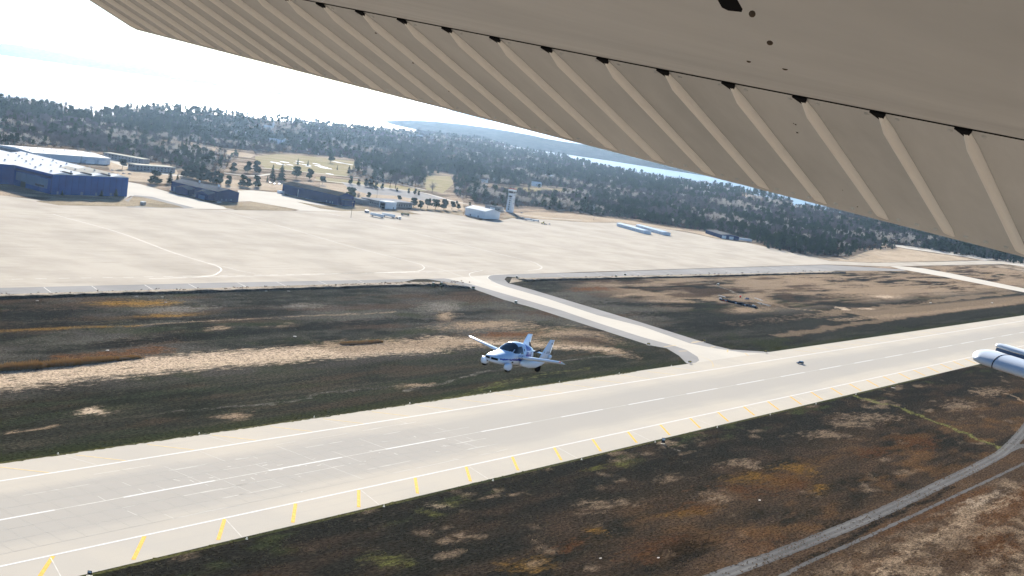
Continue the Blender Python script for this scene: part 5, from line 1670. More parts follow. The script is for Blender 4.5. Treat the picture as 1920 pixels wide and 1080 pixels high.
for s in (1, -1):
    def wsec(y, le, te, z, t):
        return [(x, s * y, z + dz + .16 * (x - .2)) for x, dz in foil(le, te, t)]
    wg = fix(surf([wsec(.55, .66, -.62, .0, .155), wsec(1.15, .58, -.62, .09, .145), wsec(4.02, .36, -.55, .47, .10), wsec(4.13, .28, -.52, .48, .07), wsec(4.18, .1, -.42, .49, .03)]).build('wing', mt_pw, plane, smooth=True))
    fix(surf([[(x + (0), s * 1.16, .092 + dz * 1.02 + .16 * (x - .2)) for x, dz in foil(.59, -.63, .145)], [(x, s * 1.185, .097 + dz * 1.02 + .16 * (x - .2)) for x, dz in foil(.59, -.63, .145)]]).build('fold_seam', mt_strut, wg))
    MB().ell((.22, s * 4.16, .52), (.12, .05, .03), 8, 5).build('tip_lamp', mt_navr if s > 0 else mt_metal, wg, smooth=True)
    # rear pod carrying the tail and hind wheel
    pod = []
    for x, hw, zb, zt in ((.35, .04, -.34, -.2), (.1, .2, -.52, -.06), (-.6, .24, -.62, .02), (-1.4, .22, -.60, .1), (-2.0, .16, -.42, .14), (-2.5, .11, -.12, .16), (-2.9, .05, .02, .14)):
        pod.append([(x, s * .95 + hw * math.cos(2 * math.pi * k / 14), (zb + zt) / 2 + (zt - zb) / 2 * math.sin(2 * math.pi * k / 14)) for k in range(14)])
    fix(surf(pod).build('tail_boom', mt_pw, plane, smooth=True))
    fin = []
    for z, le, te, t in ((.05, -1.6, -2.78, .075), (.45, -1.85, -2.82, .07), (1.42, -2.42, -3.0, .05), (1.5, -2.5, -3.0, .03)):
        fin.append([(x, s * (.96 + .04 * z) + dz, z) for x, dz in foil(le, te, t, 7)])
    fn = fix(surf(fin).build('fin', mt_pw, plane, smooth=True))
    MB().ell((-2.85, s * 1.0, .27), (.2, .13, .15), 12, 8).build('tail_light', mt_pw, fn, smooth=True)
    MB().box(-2.82, -2.70, s * 1.055 - .002, s * 1.055 + .002, 1.18, 1.27).build('fin_emblem', mt_strut, fn)
    # front wheels in fenders on black arms
    fd = []
    for x, hw, z0, z1 in ((2.12, .03, -.62, -.5), (2.08, .11, -.72, -.42), (1.95, .15, -.82, -.33), (1.72, .16, -.84, -.30), (1.52, .14, -.80, -.34), (1.42, .1, -.7, -.42), (1.38, .03, -.6, -.5)):
        fd.append([(x, s * 1.05 + hw * math.copysign(abs(math.cos(a)) ** .6, math.cos(a)), (z0 + z1) / 2 + (z1 - z0) / 2 * math.copysign(abs(math.sin(a)) ** .6, math.sin(a))) for a in [2 * math.pi * k / 20 for k in range(20)]])
    fix(surf(fd).build('fender', mt_pw, plane, smooth=True))
    wl = MB().cyl((1.74, s * 1.05 - .09, -.70), (1.74, s * 1.05 + .09, -.70), .26, n=18).build('wheel', mt_tyre, plane)
    MB().cyl((1.72, s * .6, -.45), (1.72, s * .98, -.62), .05, n=6).build('arm', mt_strut, plane)
    MB().cyl((1.5, s * .6, -.38), (1.68, s * .98, -.55), .04, n=6).build('arm', mt_strut, plane)
    MB().cyl((-1.75, s * .95 - .09, -.62), (-1.75, s * .95 + .09, -.62), .24, n=18).build('wheel', mt_tyre, plane)
    MB().box(1.05, 1.2, s * .87 - .012, s * .87 + .012, -.33, -.24).build('air_scoop', mt_dark, plane)
fix(surf([[(x, y, .42 + dz) for x, dz in foil(-2.15, -2.75, .05)] for y in (-.94, .94)]).build('tailplane', mt_pw, plane, smooth=True))
hub = MB().cyl((-1.9, 0, .28), (-2.15, 0, .28), .12, .03, 12).build('propeller', mt_strut, plane, smooth=True)
for k in range(4):
    a = .5 + k * math.pi / 2
    c, s_ = math.cos(a), math.sin(a)
    V = []
    for r, wd, tw in ((.08, .05, .9), (.3, .075, .7), (.6, .07, .45), (.84, .035, .3)):
        for e in (-1, 1):
            V.append((-2.02 + e * wd * math.sin(tw), r * c - e * wd * math.cos(tw) * s_, .28 + r * s_ + e * wd * math.cos(tw) * c))
    MB().add(V, [(0, 1, 3, 2), (2, 3, 5, 4), (4, 5, 7, 6)]).build('blade', mt_strut, hub)
MB().cyl((-.3, 0, 1.0), (-.42, 0, 1.32), .012, n=5).build('antenna', mt_strut, plane)
MB().box(1.02, 1.06, -.45, .45, .35, .39).build('dash_trim', mt_metw, plane)
# registration letters on both fins
for s in (1, -1):
    cu = bpy.data.curves.new('registration', 'FONT')
    cu.body = 'N302TF'
    cu.size = .2
    cu.extrude = .002
    cu.align_x = 'CENTER'
    to = bpy.data.objects.new('registration', cu)
    COL.objects.link(to)
    dg = bpy.context.evaluated_depsgraph_get()
    me = bpy.data.meshes.new_from_object(to.evaluated_get(dg))
    bpy.data.objects.remove(to)
    me.materials.clear()
    me.materials.append(mt_strut)
    o = bpy.data.objects.new('registration', me)
    COL.objects.link(o)
    o.parent = plane
    o.location = (-2.33, s * 1.045, .5)
    o.rotation_euler = (math.pi / 2, 0, math.pi if s > 0 else 0)

# ------------------------------------------------------------------ the aircraft the picture is taken from
mt_skin = mat('cream_wing_skin', (0.60, 0.65, 0.695), .6, .14, 1.3, spec=.2, col2=(0.69, 0.735, 0.775), stretch=(.8, 2.2, 1))
mt_bead = mat('pale_bead_paint', (0.93, 0.96, 0.975), .55, .02, 6, spec=.4)  # beads paler than the flap skin
mt_tail = mat('white_tail_skin', (0.42, 0.46, 0.5), .4, .03, 3, spec=.3)
mt_hinge_shade = mat('hinge_shade_grey', (0.1, 0.13, 0.18), .6, .1, 4)
mt_grime = mat('grime', (0.1, 0.085, 0.07), .8, .3, 30)
own = empty('light_aircraft', (0, 0, CAM_H), 0, 'cream ribbed wing with lowered flap and white tailplane of the nearest aircraft', 'airplane')
O_, A_, B_, n_ = Vector((2.2363, 2.2714, .2071)), Vector((-.01760, -.14857, -.01068)), Vector((.60270, .02210, -.21110)), Vector((.3321, -.1072, .9371))
aft = Vector((1, 0, .01))
def fp(i, v, h=0.0):
    return O_ + A_ * i + B_ * v + n_ * h
def wp(i, s, h=0.0):
    return O_ + A_ * i + aft * s + Vector((0, 0, 1)) * h
I0, I1 = -11.72, 16.5
NS = 60
# flap: wedge section, lower skin flat, a rounded nose hidden in the slot
prof = [(-.03, .03), (0, 0.0), (.5, 0.0), (.985, 0.0), (1.035, .003), (1.035, .008), (.6, .05), (.2, .085), (0, .075)]
V = [fp(I0 + (I1 - I0) * k / NS, v, h) for k in range(NS + 1) for v, h in prof]
n = len(prof)
F = [tuple(range(n)), tuple(range(NS * n, NS * n + n))[::-1]]
for k in range(NS):
    for j in range(n):
        a, c = k * n + j, k * n + (j + 1) % n
        F.append((a, a + n, c + n, c))
flap = fix(MB().add(V, F).build('flap', mt_skin, own))
# stiffening beads, each rolled from the skin
bead = MB()
wv = A_.normalized()
prev = None
bs = []
for k in range(13):
    v = .04 + .94 * k / 12
    taper = min(1, k / .8 + .35) * min(1, (12 - k) / 1.2 + .12)
    ring = []
    for j in range(7):
        a = math.pi * j / 6
        ring.append(B_ * v + wv * (math.cos(a) * .0098 * (.5 + .5 * taper)) - n_ * (.0006 + math.sin(a) * .0145 * taper))
    bs.append(ring)
V = [p for r_ in bs for p in r_]
F = []
for k in range(12):
    for j in range(6):
        a = k * 7 + j
        F.append((a, a + 1, a + 8, a + 7))
bead.add(V, F)
b0 = None
for i in range(-11, 16):
    if b0 is None:
        b0 = bead.build('bead', mt_bead, flap, smooth=True)
        b0.location = O_ + A_ * i
    else:
        share(b0, 'bead', flap, O_ + A_ * i)
# rivets along the trailing edge and the hinge
rv = MB()
for i in range(-11, 16):
    for fr in (.22, .5, .78):
        c = fp(i + fr, .955)
        rv.ell(c, (.006, .006, .0045), 6, 4)
    for fr in (.18, .8):
        rv.ell(fp(i + fr, .05), (.0045, .0045, .0036), 6, 4)
rv.build('rivets', mt_skin, flap, kind='stuff')
# main wing forward of the hinge: lower skin ends in a lip over the slot
sec_l = [(.012, -.012), (.012, -.006), (-.02, .012)]
lower = [(-.0, -.003), (-.35, -.003), (-.8, -.003), (-1.3, -.003), (-1.7, .004), (-1.95, .03), (-2.06, .09)]
upper = [(-2.0, .17), (-1.7, .25), (-1.2, .29), (-.6, .25), (.02, .16)]
prof = [(.004, -.001), (.004, -.003)] + lower[1:] + upper
V = [wp(I0 + (I1 - I0) * k / NS, s, h) for k in range(NS + 1) for s, h in prof]
n = len(prof)
F = [tuple(range(n)), tuple(range(NS * n, NS * n + n))[::-1]]
for k in range(NS):
    for j in range(n):
        a, c = k * n + j, k * n + (j + 1) % n
        F.append((a, a + n, c + n, c))
wing = fix(MB().add(V, F).build('wing', mt_skin, own))
MB().add([wp(I0, .004, -.0035), wp(I1, .004, -.0035), wp(I1, .011, -.0055), wp(I0, .011, -.0055)], [(0, 1, 2, 3)]).build('slot_gap', mt_dark, wing)
nt0 = None
for i in range(-11, 16):
    a = fp(i, .016) - n_ * .002
    V = [wv * -.017, wv * .013, wv * -.002 + B_ * .05]
    V = V + [p - n_ * .003 for p in V]
    if nt0 is None:
        nt0 = MB().add(V, [(0, 1, 2), (5, 4, 3), (0, 3, 4, 1), (1, 4, 5, 2), (2, 5, 3, 0)]).build('bead_notch', mt_dark, wing)
        nt0.location = a
    else:
        share(nt0, 'bead_notch', wing, a)
# dark rounded inspection opening and small dings in the lower skin
pts = [(14.361, -1.730), (14.237, -1.693), (14.224, -1.686), (14.259, -1.688), (14.297, -1.698), (14.418, -1.736)]
V = [wp(i, s, -.0036) for i, s in pts]
MB().add(V, [tuple(range(len(V)))]).build('inspection_opening', mt_dark, wing)
for (i, s), q_ in (((14.248, -1.679), .45), ((13.851, -1.551), .6), ((13.020, -1.284), .9), ((12.916, -1.304), .7)):
    c = wp(i, s, -.003)
    MB().ell(c, (.0028 * q_, .0018 * q_, .0009), 8, 5).build('dent', mt_grime, wing)
for (i, v), r in (((8.581, 0.250), .003), ((8.506, 0.317), .0035), ((8.558, 0.245), .002), ((8.554, 0.780), .002), ((0.637, 0.478), .004), ((0.677, 0.740), .003), ((0.612, 0.222), .004), ((8.608, 0.925), .003)):
    MB().ell(fp(i, v), (r * 1.2, r * .5, r * .4), 8, 5).build('dirt_spot', mt_grime, flap)
# tailplane and elevator, seen past the fuselage
tip = Vector((4.450, 1.225, -0.575))
sp = Vector((-.10, -.99, -.074)).normalized()
def tsec(s, le, te, t, up=0.0):
    c = tip + sp * s
    return [c + Vector((.995, 0, .09)) * x + Vector((-.09, 0, .995)) * (dz + up) for x, dz in foil(le, te, t, 8)]
stab = fix(surf([tsec(.0, .05, .13, .006), tsec(.006, .02, .16, .013), tsec(.018, -.005, .19, .018), tsec(.04, -.02, .20, .021), tsec(.1, -.025, .205, .0225), tsec(2.4, -.03, .21, .028)]).build('tailplane', mt_tail, own, smooth=True))
fix(surf([tsec(.088, -.026, .206, .0231), tsec(.0915, -.026, .206, .0231)]).build('tip_seam', mt_strut, stab))
elev = fix(surf([tsec(.022, .225, .26, .004, .013), tsec(.028, .216, .28, .006, .013), tsec(.04, .214, .29, .007, .013), tsec(2.4, .22, .30, .008, .013)]).build('elevator', mt_tail, own, smooth=True))
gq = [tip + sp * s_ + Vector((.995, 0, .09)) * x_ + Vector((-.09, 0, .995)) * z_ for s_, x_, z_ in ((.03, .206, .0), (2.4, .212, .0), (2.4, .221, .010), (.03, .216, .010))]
MB().add(gq, [(0, 1, 2, 3)]).build('hinge_shade', mt_hinge_shade, stab)  # dark strip added to paint the shade under the elevator nose

# ------------------------------------------------------------------ vehicles and small things on the field
mt_carb = mat('dark_car_paint', (0.012, 0.018, 0.03), .2, .1, 2, spec=.5, coat=.6)
mt_carw = mat('white_car_paint', (0.75, 0.75, 0.74), .25, .04, 2, spec=.5, coat=.4)
mt_carg = mat('grey_car_paint', (0.25, 0.26, 0.27), .25, .05, 2, spec=.5, coat=.4)
mt_carbl = mat('blue_car_paint', (0.03, 0.07, 0.2), .25, .05, 2, spec=.5, coat=.4)
mt_olive = mat('olive_paint', (0.09, 0.1, 0.05), .6, .15, 1)
mt_yel = mat('machine_yellow', (0.45, 0.36, 0.08), .5, .12, 1)
mt_lamp = mat('lamp_glass', (0.8, 0.78, 0.7), .2, .05, 4)
mt_redl = mat('tail_lamp', (0.4, 0.02, 0.02), .3, .05, 4)

def wheels(root, xs, yw, r, wd):
    for x in xs:
        for s in (-1, 1):
            w_ = MB().cyl((x, s * yw - wd / 2, r), (x, s * yw + wd / 2, r), r, n=14).build('wheel', mt_tyre, root)
            MB().cyl((x, s * (yw + wd / 2), r), (x, s * (yw + wd / 2 + .015), r), r * .55, n=10).build('rim', mt_metal, w_)

def car(x, y, rz, paint, label, L_=4.7, suv=False, group=None, name='parked_car'):
    h0, h1 = (.95, 1.75) if suv else (.82, 1.45)
    c = empty(name, (x, y, .04), R_(rz), label, 'car', group)
    hw = .93
    def sec_(z0, z1, x0, x1, i0):
        return [(x0, -i0, z0), (x1, -i0, z0), (x1, i0, z0), (x0, i0, z0)]
    a = L_ / 2
    V = [(-a, -hw * .94, .35), (a, -hw * .9, .35), (a, hw * .9, .35), (-a, hw * .94, .35), (-a + .02, -hw, .65), (a - .02, -hw * .96, .62), (a - .02, hw * .96, .62), (-a + .02, hw, .65), (-a + .12, -hw * .93, h0 + .04), (a - .18, -hw * .88, h0 - .12), (a - .18, hw * .88, h0 - .12), (-a + .12, hw * .93, h0 + .04), (a - 1.35, -hw * .93, h0 + .05), (a - 1.35, hw * .93, h0 + .05)]
    MB().add(V, [(3, 2, 1, 0), (0, 1, 5, 4), (1, 2, 6, 5), (2, 3, 7, 6), (3, 0, 4, 7), (4, 5, 9, 12, 8), (6, 7, 11, 13, 10), (5, 6, 10, 9), (7, 4, 8, 11), (8, 12, 13, 11), (12, 9, 10, 13)]).build('body', paint, c)
    x0, x1 = (-a + .2, a - 1.45)
    x2, x3 = (-a + (.45 if suv else .95), a - 2.15)
    z0 = h0 + .04
    G_ = [(x0, -.86, z0), (x1, -.84, z0), (x1, .84, z0), (x0, .86, z0), (x2, -.7, h1 - .06), (x3, -.7, h1 - .06), (x3, .7, h1 - .06), (x2, .7, h1 - .06)]
    MB().add(G_, [(0, 1, 5, 4), (1, 2, 6, 5), (2, 3, 7, 6), (3, 0, 4, 7)]).build('windows', mt_glass, c)
    MB().box(x2 - .04, x3 + .04, -.73, .73, h1 - .06, h1).build('roof', paint, c)
    wheels(c, (-a + .9, a - .85), hw - .08, .33, .22)
    for s in (-1, 1):
        MB().box(a - .1, a - .005, s * .62 - .17, s * .62 + .17, .56, .72).build('headlight', mt_lamp, c)
        MB().box(-a + .005, -a + .08, s * .7 - .12, s * .7 + .12, .68, .86).build('tail_light', mt_redl, c)
    return c
cx, cy = (803.9, 328)
car(cx, cy, 150, mt_carb, 'dark car driving along the middle of the runway', 5.0, True, name='dark_car')
for (x, y), rz, pt, lab in (((977, 1303), 10, mt_carw, 'white car in the car park behind the big blue hangar'), ((971.4, 1273.9), 20, mt_carg, 'grey car, left of the pair near the barrack block'), ((978.4, 1271.9), 12, mt_carb, 'dark car, right of the pair near the barrack block'), ((925.7, 1130.1), 60, mt_carw, 'white car at the left corner of the gabled hangar'), ((912.5, 1107.3), 15, mt_carb, 'dark car on the lane left of the gabled hangar'),
                          ((918.8, 1041.9), 5, mt_carw, 'white car on the grass in front of the gabled hangar'), ((1200.7, 1266), 5, mt_carb, 'black car, leftmost of the three left of the long hangar'), ((1198.9, 1255.8), 5, mt_carg, 'grey car, middle of the three left of the long hangar'), ((1211, 1259.5), 5, mt_carw, 'white car, rightmost of the three left of the long hangar'),
                          ((1172.3, 1108.2), 80, mt_carw, 'white car, leftmost in the group right of the long hangar'), ((1173.9, 1104.2), 80, mt_carw, 'white car, second from left in the group right of the long hangar'), ((1169.9, 1094.8), 80, mt_carg, 'grey car at the right of the group beside the long hangar'), ((1177.7, 1092.2), 20, mt_carw, 'white car under the small bare tree'), ((1210.5, 1112.2), 20, mt_carb, 'dark car near the brown office wing'), ((1502.4, 1066.6), 10, mt_carg, 'grey car right of the control tower'), ((1418.8, 959.7), 30, mt_carw, 'white car right of the yellow loader')):
    car(x, y, rz, pt, lab, 4.9)
def van(x, y, rz, paint, label, L_=6.2):
    c = empty('panel_van', (x, y, .04), R_(rz), label, 'van')
    a = L_ / 2
    pr = [(-a, .4), (a, .4), (a, 1.1), (a - .75, 1.3), (a - 1.35, 2.3), (-a, 2.35)]
    MB().add([(x_, -1, z) for x_, z in pr] + [(x_, 1, z) for x_, z in pr], [(0, 1, 2, 3, 4, 5), (11, 10, 9, 8, 7, 6)] + [(i, i + 6, (i + 1) % 6 + 6, (i + 1) % 6) for i in range(6)]).build('body', paint, c)
    MB().add([(a - .72, -.85, 1.36), (a - .72, .85, 1.36), (a - 1.28, .85, 2.22), (a - 1.28, -.85, 2.22)], [(0, 1, 2, 3)]).build('windshield', mt_glass, c)
    wheels(c, (-a + 1.1, a - 1.1), .9, .38, .24)
    return c
van(*(922, 1102.1), -20, mt_carw, 'white van parked against the left end of the gabled hangar')
van(*(919.8, 1082.6), -10, mt_carg, 'pale van in the shade of the gabled hangar')

def trailer(x, y, rz, L_, label, paint):
    c = empty('box_trailer', (x, y, .04), R_(rz), label, 'trailer')
    MB().box(-L_ / 2, L_ / 2, -1.3, 1.3, 1.15, 4.0).build('box', paint, c)
    MB().box(-L_ / 2, L_ / 2, -.5, .5, .85, 1.15).build('chassis', mt_strut, c)
    for k in range(int(L_ / 1.5)):
        MB().box(-L_ / 2 + .3 + 1.5 * k, -L_ / 2 + .42 + 1.5 * k, -1.34, -1.3, 1.2, 3.95).build('rib', mt_metal, c)
    MB().box(-L_ / 2 - .04, -L_ / 2, -1.2, 1.2, 1.25, 3.9).build('rear_door', mt_metal, c)
    wheels(c, (-L_ / 2 + 1.2, -L_ / 2 + 2.5), 1.1, .5, .3)
    MB().box(L_ / 2 - 3, L_ / 2 - 2.8, -1, 1, .0, 1.15).build('landing_leg', mt_strut, c)
    return c
trailer(1091, 973, 100, 17, 'left white trailer of the two on the apron near the office', mt_metw)
trailer(1114, 976, 104, 16, 'right white trailer of the two, behind its tractor unit', mt_metw)
def truck(x, y, rz, label, cabp, bedp, L_=9, load=1.0, name='truck'):
    c = empty(name, (x, y, .04), R_(rz), label, 'truck')
    a = L_ / 2
    MB().box(-a, a, -.5, .5, .75, 1.05).build('chassis', mt_strut, c)
    pr = [(a - 2.3, .6), (a, .6), (a, 1.6), (a - .25, 2.8), (a - 2.3, 2.85)]
    MB().add([(x_, -1.2, z) for x_, z in pr] + [(x_, 1.2, z) for x_, z in pr], [(0, 1, 2, 3, 4), (9, 8, 7, 6, 5)] + [(i, i + 5, (i + 1) % 5 + 5, (i + 1) % 5) for i in range(5)]).build('cab', cabp, c)
    MB().add([(a + .01, -1.05, 1.7), (a + .01, 1.05, 1.7), (a - .22, 1.05, 2.7), (a - .22, -1.05, 2.7)], [(0, 1, 2, 3)]).build('windshield', mt_glass, c)
    for s in (-1, 1):
        MB().box(a - 1.6, a - .5, s * 1.205 - .01, s * 1.205 + .01, 1.7, 2.5).build('side_window', mt_glass, c)
    MB().box(-a, a - 2.5, -1.25, 1.25, 1.05, 1.3 + 1.6 * load).build('bed', bedp, c)
    wheels(c, (-a + 1.0, -a + 2.3, a - 1.2), 1.05, .5, .3)
    return c
truck(1117, 963.5, -76, 'white tractor unit coupled ahead of the right trailer', mt_carw, mt_strut, 6.5, .1)
truck(1166, 996, -35, 'olive green tanker truck on the apron right of the trailers', mt_olive, mt_olive, 10, .8)
truck(1413, 1005, -4, 'flatbed truck parked nearest the control tower', mt_carg, mt_brownw, 16, .15)
truck(1414, 991, -50, 'white box truck in the row right of the tower', mt_carw, mt_metw, 10, 1)
truck(1421, 984, -50, 'pale truck at the right end of the row by the tower', mt_carw, mt_metal, 9, .7)
ld = empty('wheel_loader', (1406, 960, .04), R_(-60), 'yellow wheel loader right of the white trucks on the apron', 'loader')
MB().box(-3.4, -.2, -1.1, 1.1, .9, 2.2).build('engine_cover', mt_yel, ld)
MB().box(-1.2, .6, -.8, .8, 2.22, 3.5).build('cab', mt_glass, ld)
MB().box(-1.3, .7, -.9, .9, 3.5, 3.65).build('cab_roof', mt_yel, ld)
MB().box(.0, 2.0, -.6, .6, .9, 1.7).build('front_frame', mt_yel, ld)
for s in (-1, 1):
    MB().cyl((.8, s * .7, 1.8), (3.6, s * .7, .7), .16, n=6).build('lift_arm', mt_yel, ld)
MB().add([(3.4, -1.4, .2), (4.6, -1.4, .25), (4.4, -1.4, .35), (3.5, -1.4, 1.4), (3.4, 1.4, .2), (4.6, 1.4, .25), (4.4, 1.4, .35), (3.5, 1.4, 1.4)], [(0, 1, 2, 3), (7, 6, 5, 4), (0, 4, 5, 1), (3, 7, 4, 0), (2, 6, 7, 3)]).build('bucket', mt_strut, ld)
wheels(ld, (-2.4, 1.4), 1.1, .75, .5)
sk = empty('storage_container', (1113, 1009, .04), R_(10), 'small dark container left of the white trailers', 'container')
MB().box(-3.2, 3.2, -1.3, 1.3, .1, 2.7).build('box', mt_carg, sk)
for k in range(8):
    MB().box(-3 + .8 * k, -2.8 + .8 * k, -1.36, -1.3, .2, 2.6).build('rib', mt_grey, sk)
MB().box(-3.26, -3.2, -1.2, 1.2, .2, 2.6).build('door', mt_grey, sk)
tk = empty('storage_container', (*(789.3, 1001.4), .04), R_(25), 'dark box with a white lid on the grass island by the big hangar', 'container')
MB().box(-3, 3, -1.6, 1.6, .1, 2.6).build('box', mt_carg, tk)
MB().box(-2.6, 3.1, -1.7, 1.7, 2.62, 3.0).build('lid', mt_metw, tk)
# light masts on the apron edge
for (x, y), h, lab in (((1036.3, 961.6), 17.1, 'tall floodlight mast on the apron before the long dark hangar'), ((1279, 1145.2), 15, 'lamp mast in the car park behind the offices'), ((1483.5, 1111.6), 9, 'short lamp mast left of the round shrub by the tower'), ((1626, 1022.2), 12, 'thin pole on the grass right of the tower')):
    p = empty('lamp_mast', (x, y, 0), 0, lab, 'lamp')
    MB().cyl((0, 0, -.2), (0, 0, h), .26, .14, 8).build('pole', mt_wood, p)
    MB().box(-1.3, 1.3, -.12, .12, h - .5, h - .25).build('crossarm', mt_wood, p)
    for s in (-1, 0, 1):
        MB().box(s * 1.05 - .3, s * 1.05 + .3, -.35, .1, h - .2, h + .3).build('lamp_head', mt_trim, p)
# white board leaning by the spruces
bd = empty('slanted_board', (*(962.1, 1197.3), 0), R_(40), 'white slanted board with red edge under the broad evergreen', 'board')
MB().add([(-3, 0, 1.2), (3, 0, 1.2), (3, 2.2, 5), (-3, 2.2, 5), (-3, .15, 1.1), (3, .15, 1.1), (3, 2.35, 4.9), (-3, 2.35, 4.9)], [(0, 1, 2, 3), (7, 6, 5, 4), (0, 4, 5, 1), (1, 5, 6, 2), (2, 6, 7, 3), (3, 7, 4, 0)]).build('panel', mt_metw, bd)
MB().box(-3, 3, 2.2, 2.5, 5.0, 5.35).build('edge', mt_red, bd)
for s in (-1, 1):
    MB().cyl((s * 2.4, 1, 0), (s * 2.4, 1, 2.8), .12, n=6).build('leg', mt_wood, bd)

# --- equipment compound out on the infield
cp = empty('tarpaulin_row', (1038, 490, 0), 0, 'long dark tarpaulin covered row of equipment on the right infield', 'equipment')
V, F = [], []
rr = random.Random(6)
N_ = 26
for k in range(N_ + 1):
    y = -18.5 + 37 * k / N_
    e = min(1, min(k, N_ - k) / 2 + .3)
    h = (1.75 + .35 * math.sin(k * 1.3) + rr.uniform(-.15, .15)) * e
    wd = (2.4 + rr.uniform(-.2, .2)) * (.6 + .4 * e)
    V += [(-wd - .5, y, 0), (-wd, y, h * .75), (-wd * .3, y, h), (wd * .5, y, h * .95), (wd, y, h * .6), (wd + .4, y, 0)]
for k in range(N_):
    for j in range(5):
        a = k * 6 + j
        F.append((a, a + 1, a + 7, a + 6))
mt_tarp = mat('dark_tarpaulin', (0.014, 0.022, 0.03), .55, .35, .8, bump=.3)
fix(MB().add(V, F).build('cover', mt_tarp, cp))
for k, (y, z) in enumerate(((17.6, 1.6), (16.4, 1.5), (-15.2, 1.7), (-16.4, 1.5))):
    MB().box(-2.5, -1.2, y - .5, y + .5, z, z + .8).build('white_box', mt_metw, cp)
for y in (11, 1, -8):
    MB().box(-3.1, -2.6, y - .8, y + .8, .6, 1.1).build('panel', mt_blue_roof, cp)
for y in (14, 10, 3, -2, -7, -11, -14):
    MB().cyl((-3.2, y, .35), (-2.7, y, .35), .38, n=10).build('wheel', mt_tyre, cp)
MB().box(-3.0, -2.8, 9, 15, .1, .7).build('red_board', mt_red, cp)
rb = empty('red_tank', (*(1086.8, 512), 0), .4, 'small red tank behind the dark equipment row', 'tank')
MB().cyl((-1.6, 0, 1.0), (1.6, 0, 1.0), .85, n=14).build('shell', mt_red, rb)
for s in (-1, 1):
    MB().box(s * 1.1 - .15, s * 1.1 + .15, -.7, .7, 0, .4).build('cradle', mt_strut, rb)
    MB().ell((s * 1.6, 0, 1.0), (.3, .84, .84), 12, 6).build('end_cap', mt_red, rb, smooth=True)
car(*(1083.5, 503.8), 160, mt_carbl, 'blue car behind the dark equipment row on the infield', 4.8)
for (p, q_), lab in zip(([(1067.1, 524.6), (1064.7, 516.3)], [(1106.7, 506.8), (1098.9, 495.4)], [(1075.4, 489.1), (1072.7, 475.1)]), ('pale concrete strip left of the dark equipment row', 'upper pale concrete strip right of the dark equipment row', 'lower pale concrete strip right of the dark equipment row')):
    d = (Vector(q_) - Vector(p))
    o = empty('concrete_strip', (*((Vector(p) + Vector(q_)) / 2), 0), math.atan2(d.y, d.x), lab, 'slab')
    MB().box(-d.length / 2, d.length / 2, -1, 1, 0, .35).build('slab', mt_joint, o)
    MB().box(-d.length / 2 + .3, d.length / 2 - .3, -.12, .12, .352, .5).build('kerb', mt_metw, o)
def cabinet(x, y, lab, h=1.6, w_=1.6, name='equipment_cabinet'):
    o = empty(name, (x, y, 0), random.Random(int(x * 7)).uniform(-.5, .5), lab, 'cabinet')
    MB().box(-w_ / 2, w_ / 2, -.5, .5, .15, h).build('box', mt_olive, o)
    MB().box(-w_ / 2 - .1, w_ / 2 + .1, -.6, .6, h, h + .12).build('lid', mt_metw, o)
    MB().box(-w_ / 2 - .3, w_ / 2 + .3, -.8, .8, 0, .15).build('plinth', mt_joint, o)
for p, lab, h, w_ in (((1069.8, 482.7), 'small dark cabinet right of the equipment row', 1.3, 1.2), ((1149.3, 567.6), 'pale box near the straw track on the right infield', 1.2, 3), ((780.4, 588.9), 'dark cabinet at the left corner of the taxiway mouth', 1.8, 2.2), ((764.4, 536.2), 'dark cabinet on bare soil left of the taxiway', 1.6, 2.6), ((748.8, 602.8), 'left dark cabinet of the pair on the bank', 2.6, 1.8), ((757.3, 601.9), 'right dark cabinet of the pair on the bank', 2.8, 1.8), ((885.9, 624.1), 'dark box at the right corner of the taxiway mouth', 1.5, 2.0), ((1037.2, 617.8), 'dark box on the right bank, left of two', 1.6, 2.5), ((1063.9, 624), 'dark box on the right bank, right of two', 1.5, 2),
                        ((2069.7, 767.2), 'low white box at the edge of the straw field by the wood', 1.2, 9)):
    cabinet(p[0], p[1], lab, h, w_)
# signs beside the runway
def sign(x, y, rz, lab, w_=2.2, h=1.5, mtx=None):
    o = empty('runway_sign', (x, y, 0), R_(rz), lab, 'sign')
    MB().box(-w_ / 2, w_ / 2, -.12, .12, .45, .45 + h).build('panel', mt_dark, o)
    MB().box(-w_ / 2 + .12, w_ / 2 - .12, -.135, -.12, .45 + h * .55, .45 + h * .92).build('face', mtx or mt_metw, o)
    for s in (-1, 1):
        MB().cyl((s * w_ * .35, 0, 0), (s * w_ * .35, 0, .45), .06, n=6).build('leg', mt_strut, o)
    MB().box(-w_ / 2 - .2, w_ / 2 + .2, -.6, .6, 0, .06).build('pad', mt_joint, o)
sign(502.5, 261.8, -50, 'black runway sign on a pale patch beside the near shoulder', 1.5, 2.2)
sign(204.8, 265.2, -50, 'black and white runway sign at the bottom edge of the shoulder', 1.1, 1.0)
for p, lab in (((706.3, 358.9), 'dark sign at the left corner where taxiway meets runway'), ((796.8, 396.7), 'dark sign on the right taxiway shoulder'), ((814.8, 358.5), 'dark sign at the right corner where taxiway meets runway'), ((731.8, 403.5), 'low dark sign at the left taxiway shoulder edge'), ((799.9, 262.3), 'small dark sign by the green strip on the near verge')):
    sign(p[0], p[1], -40, lab, 2.0, 1.0, mt_yel)
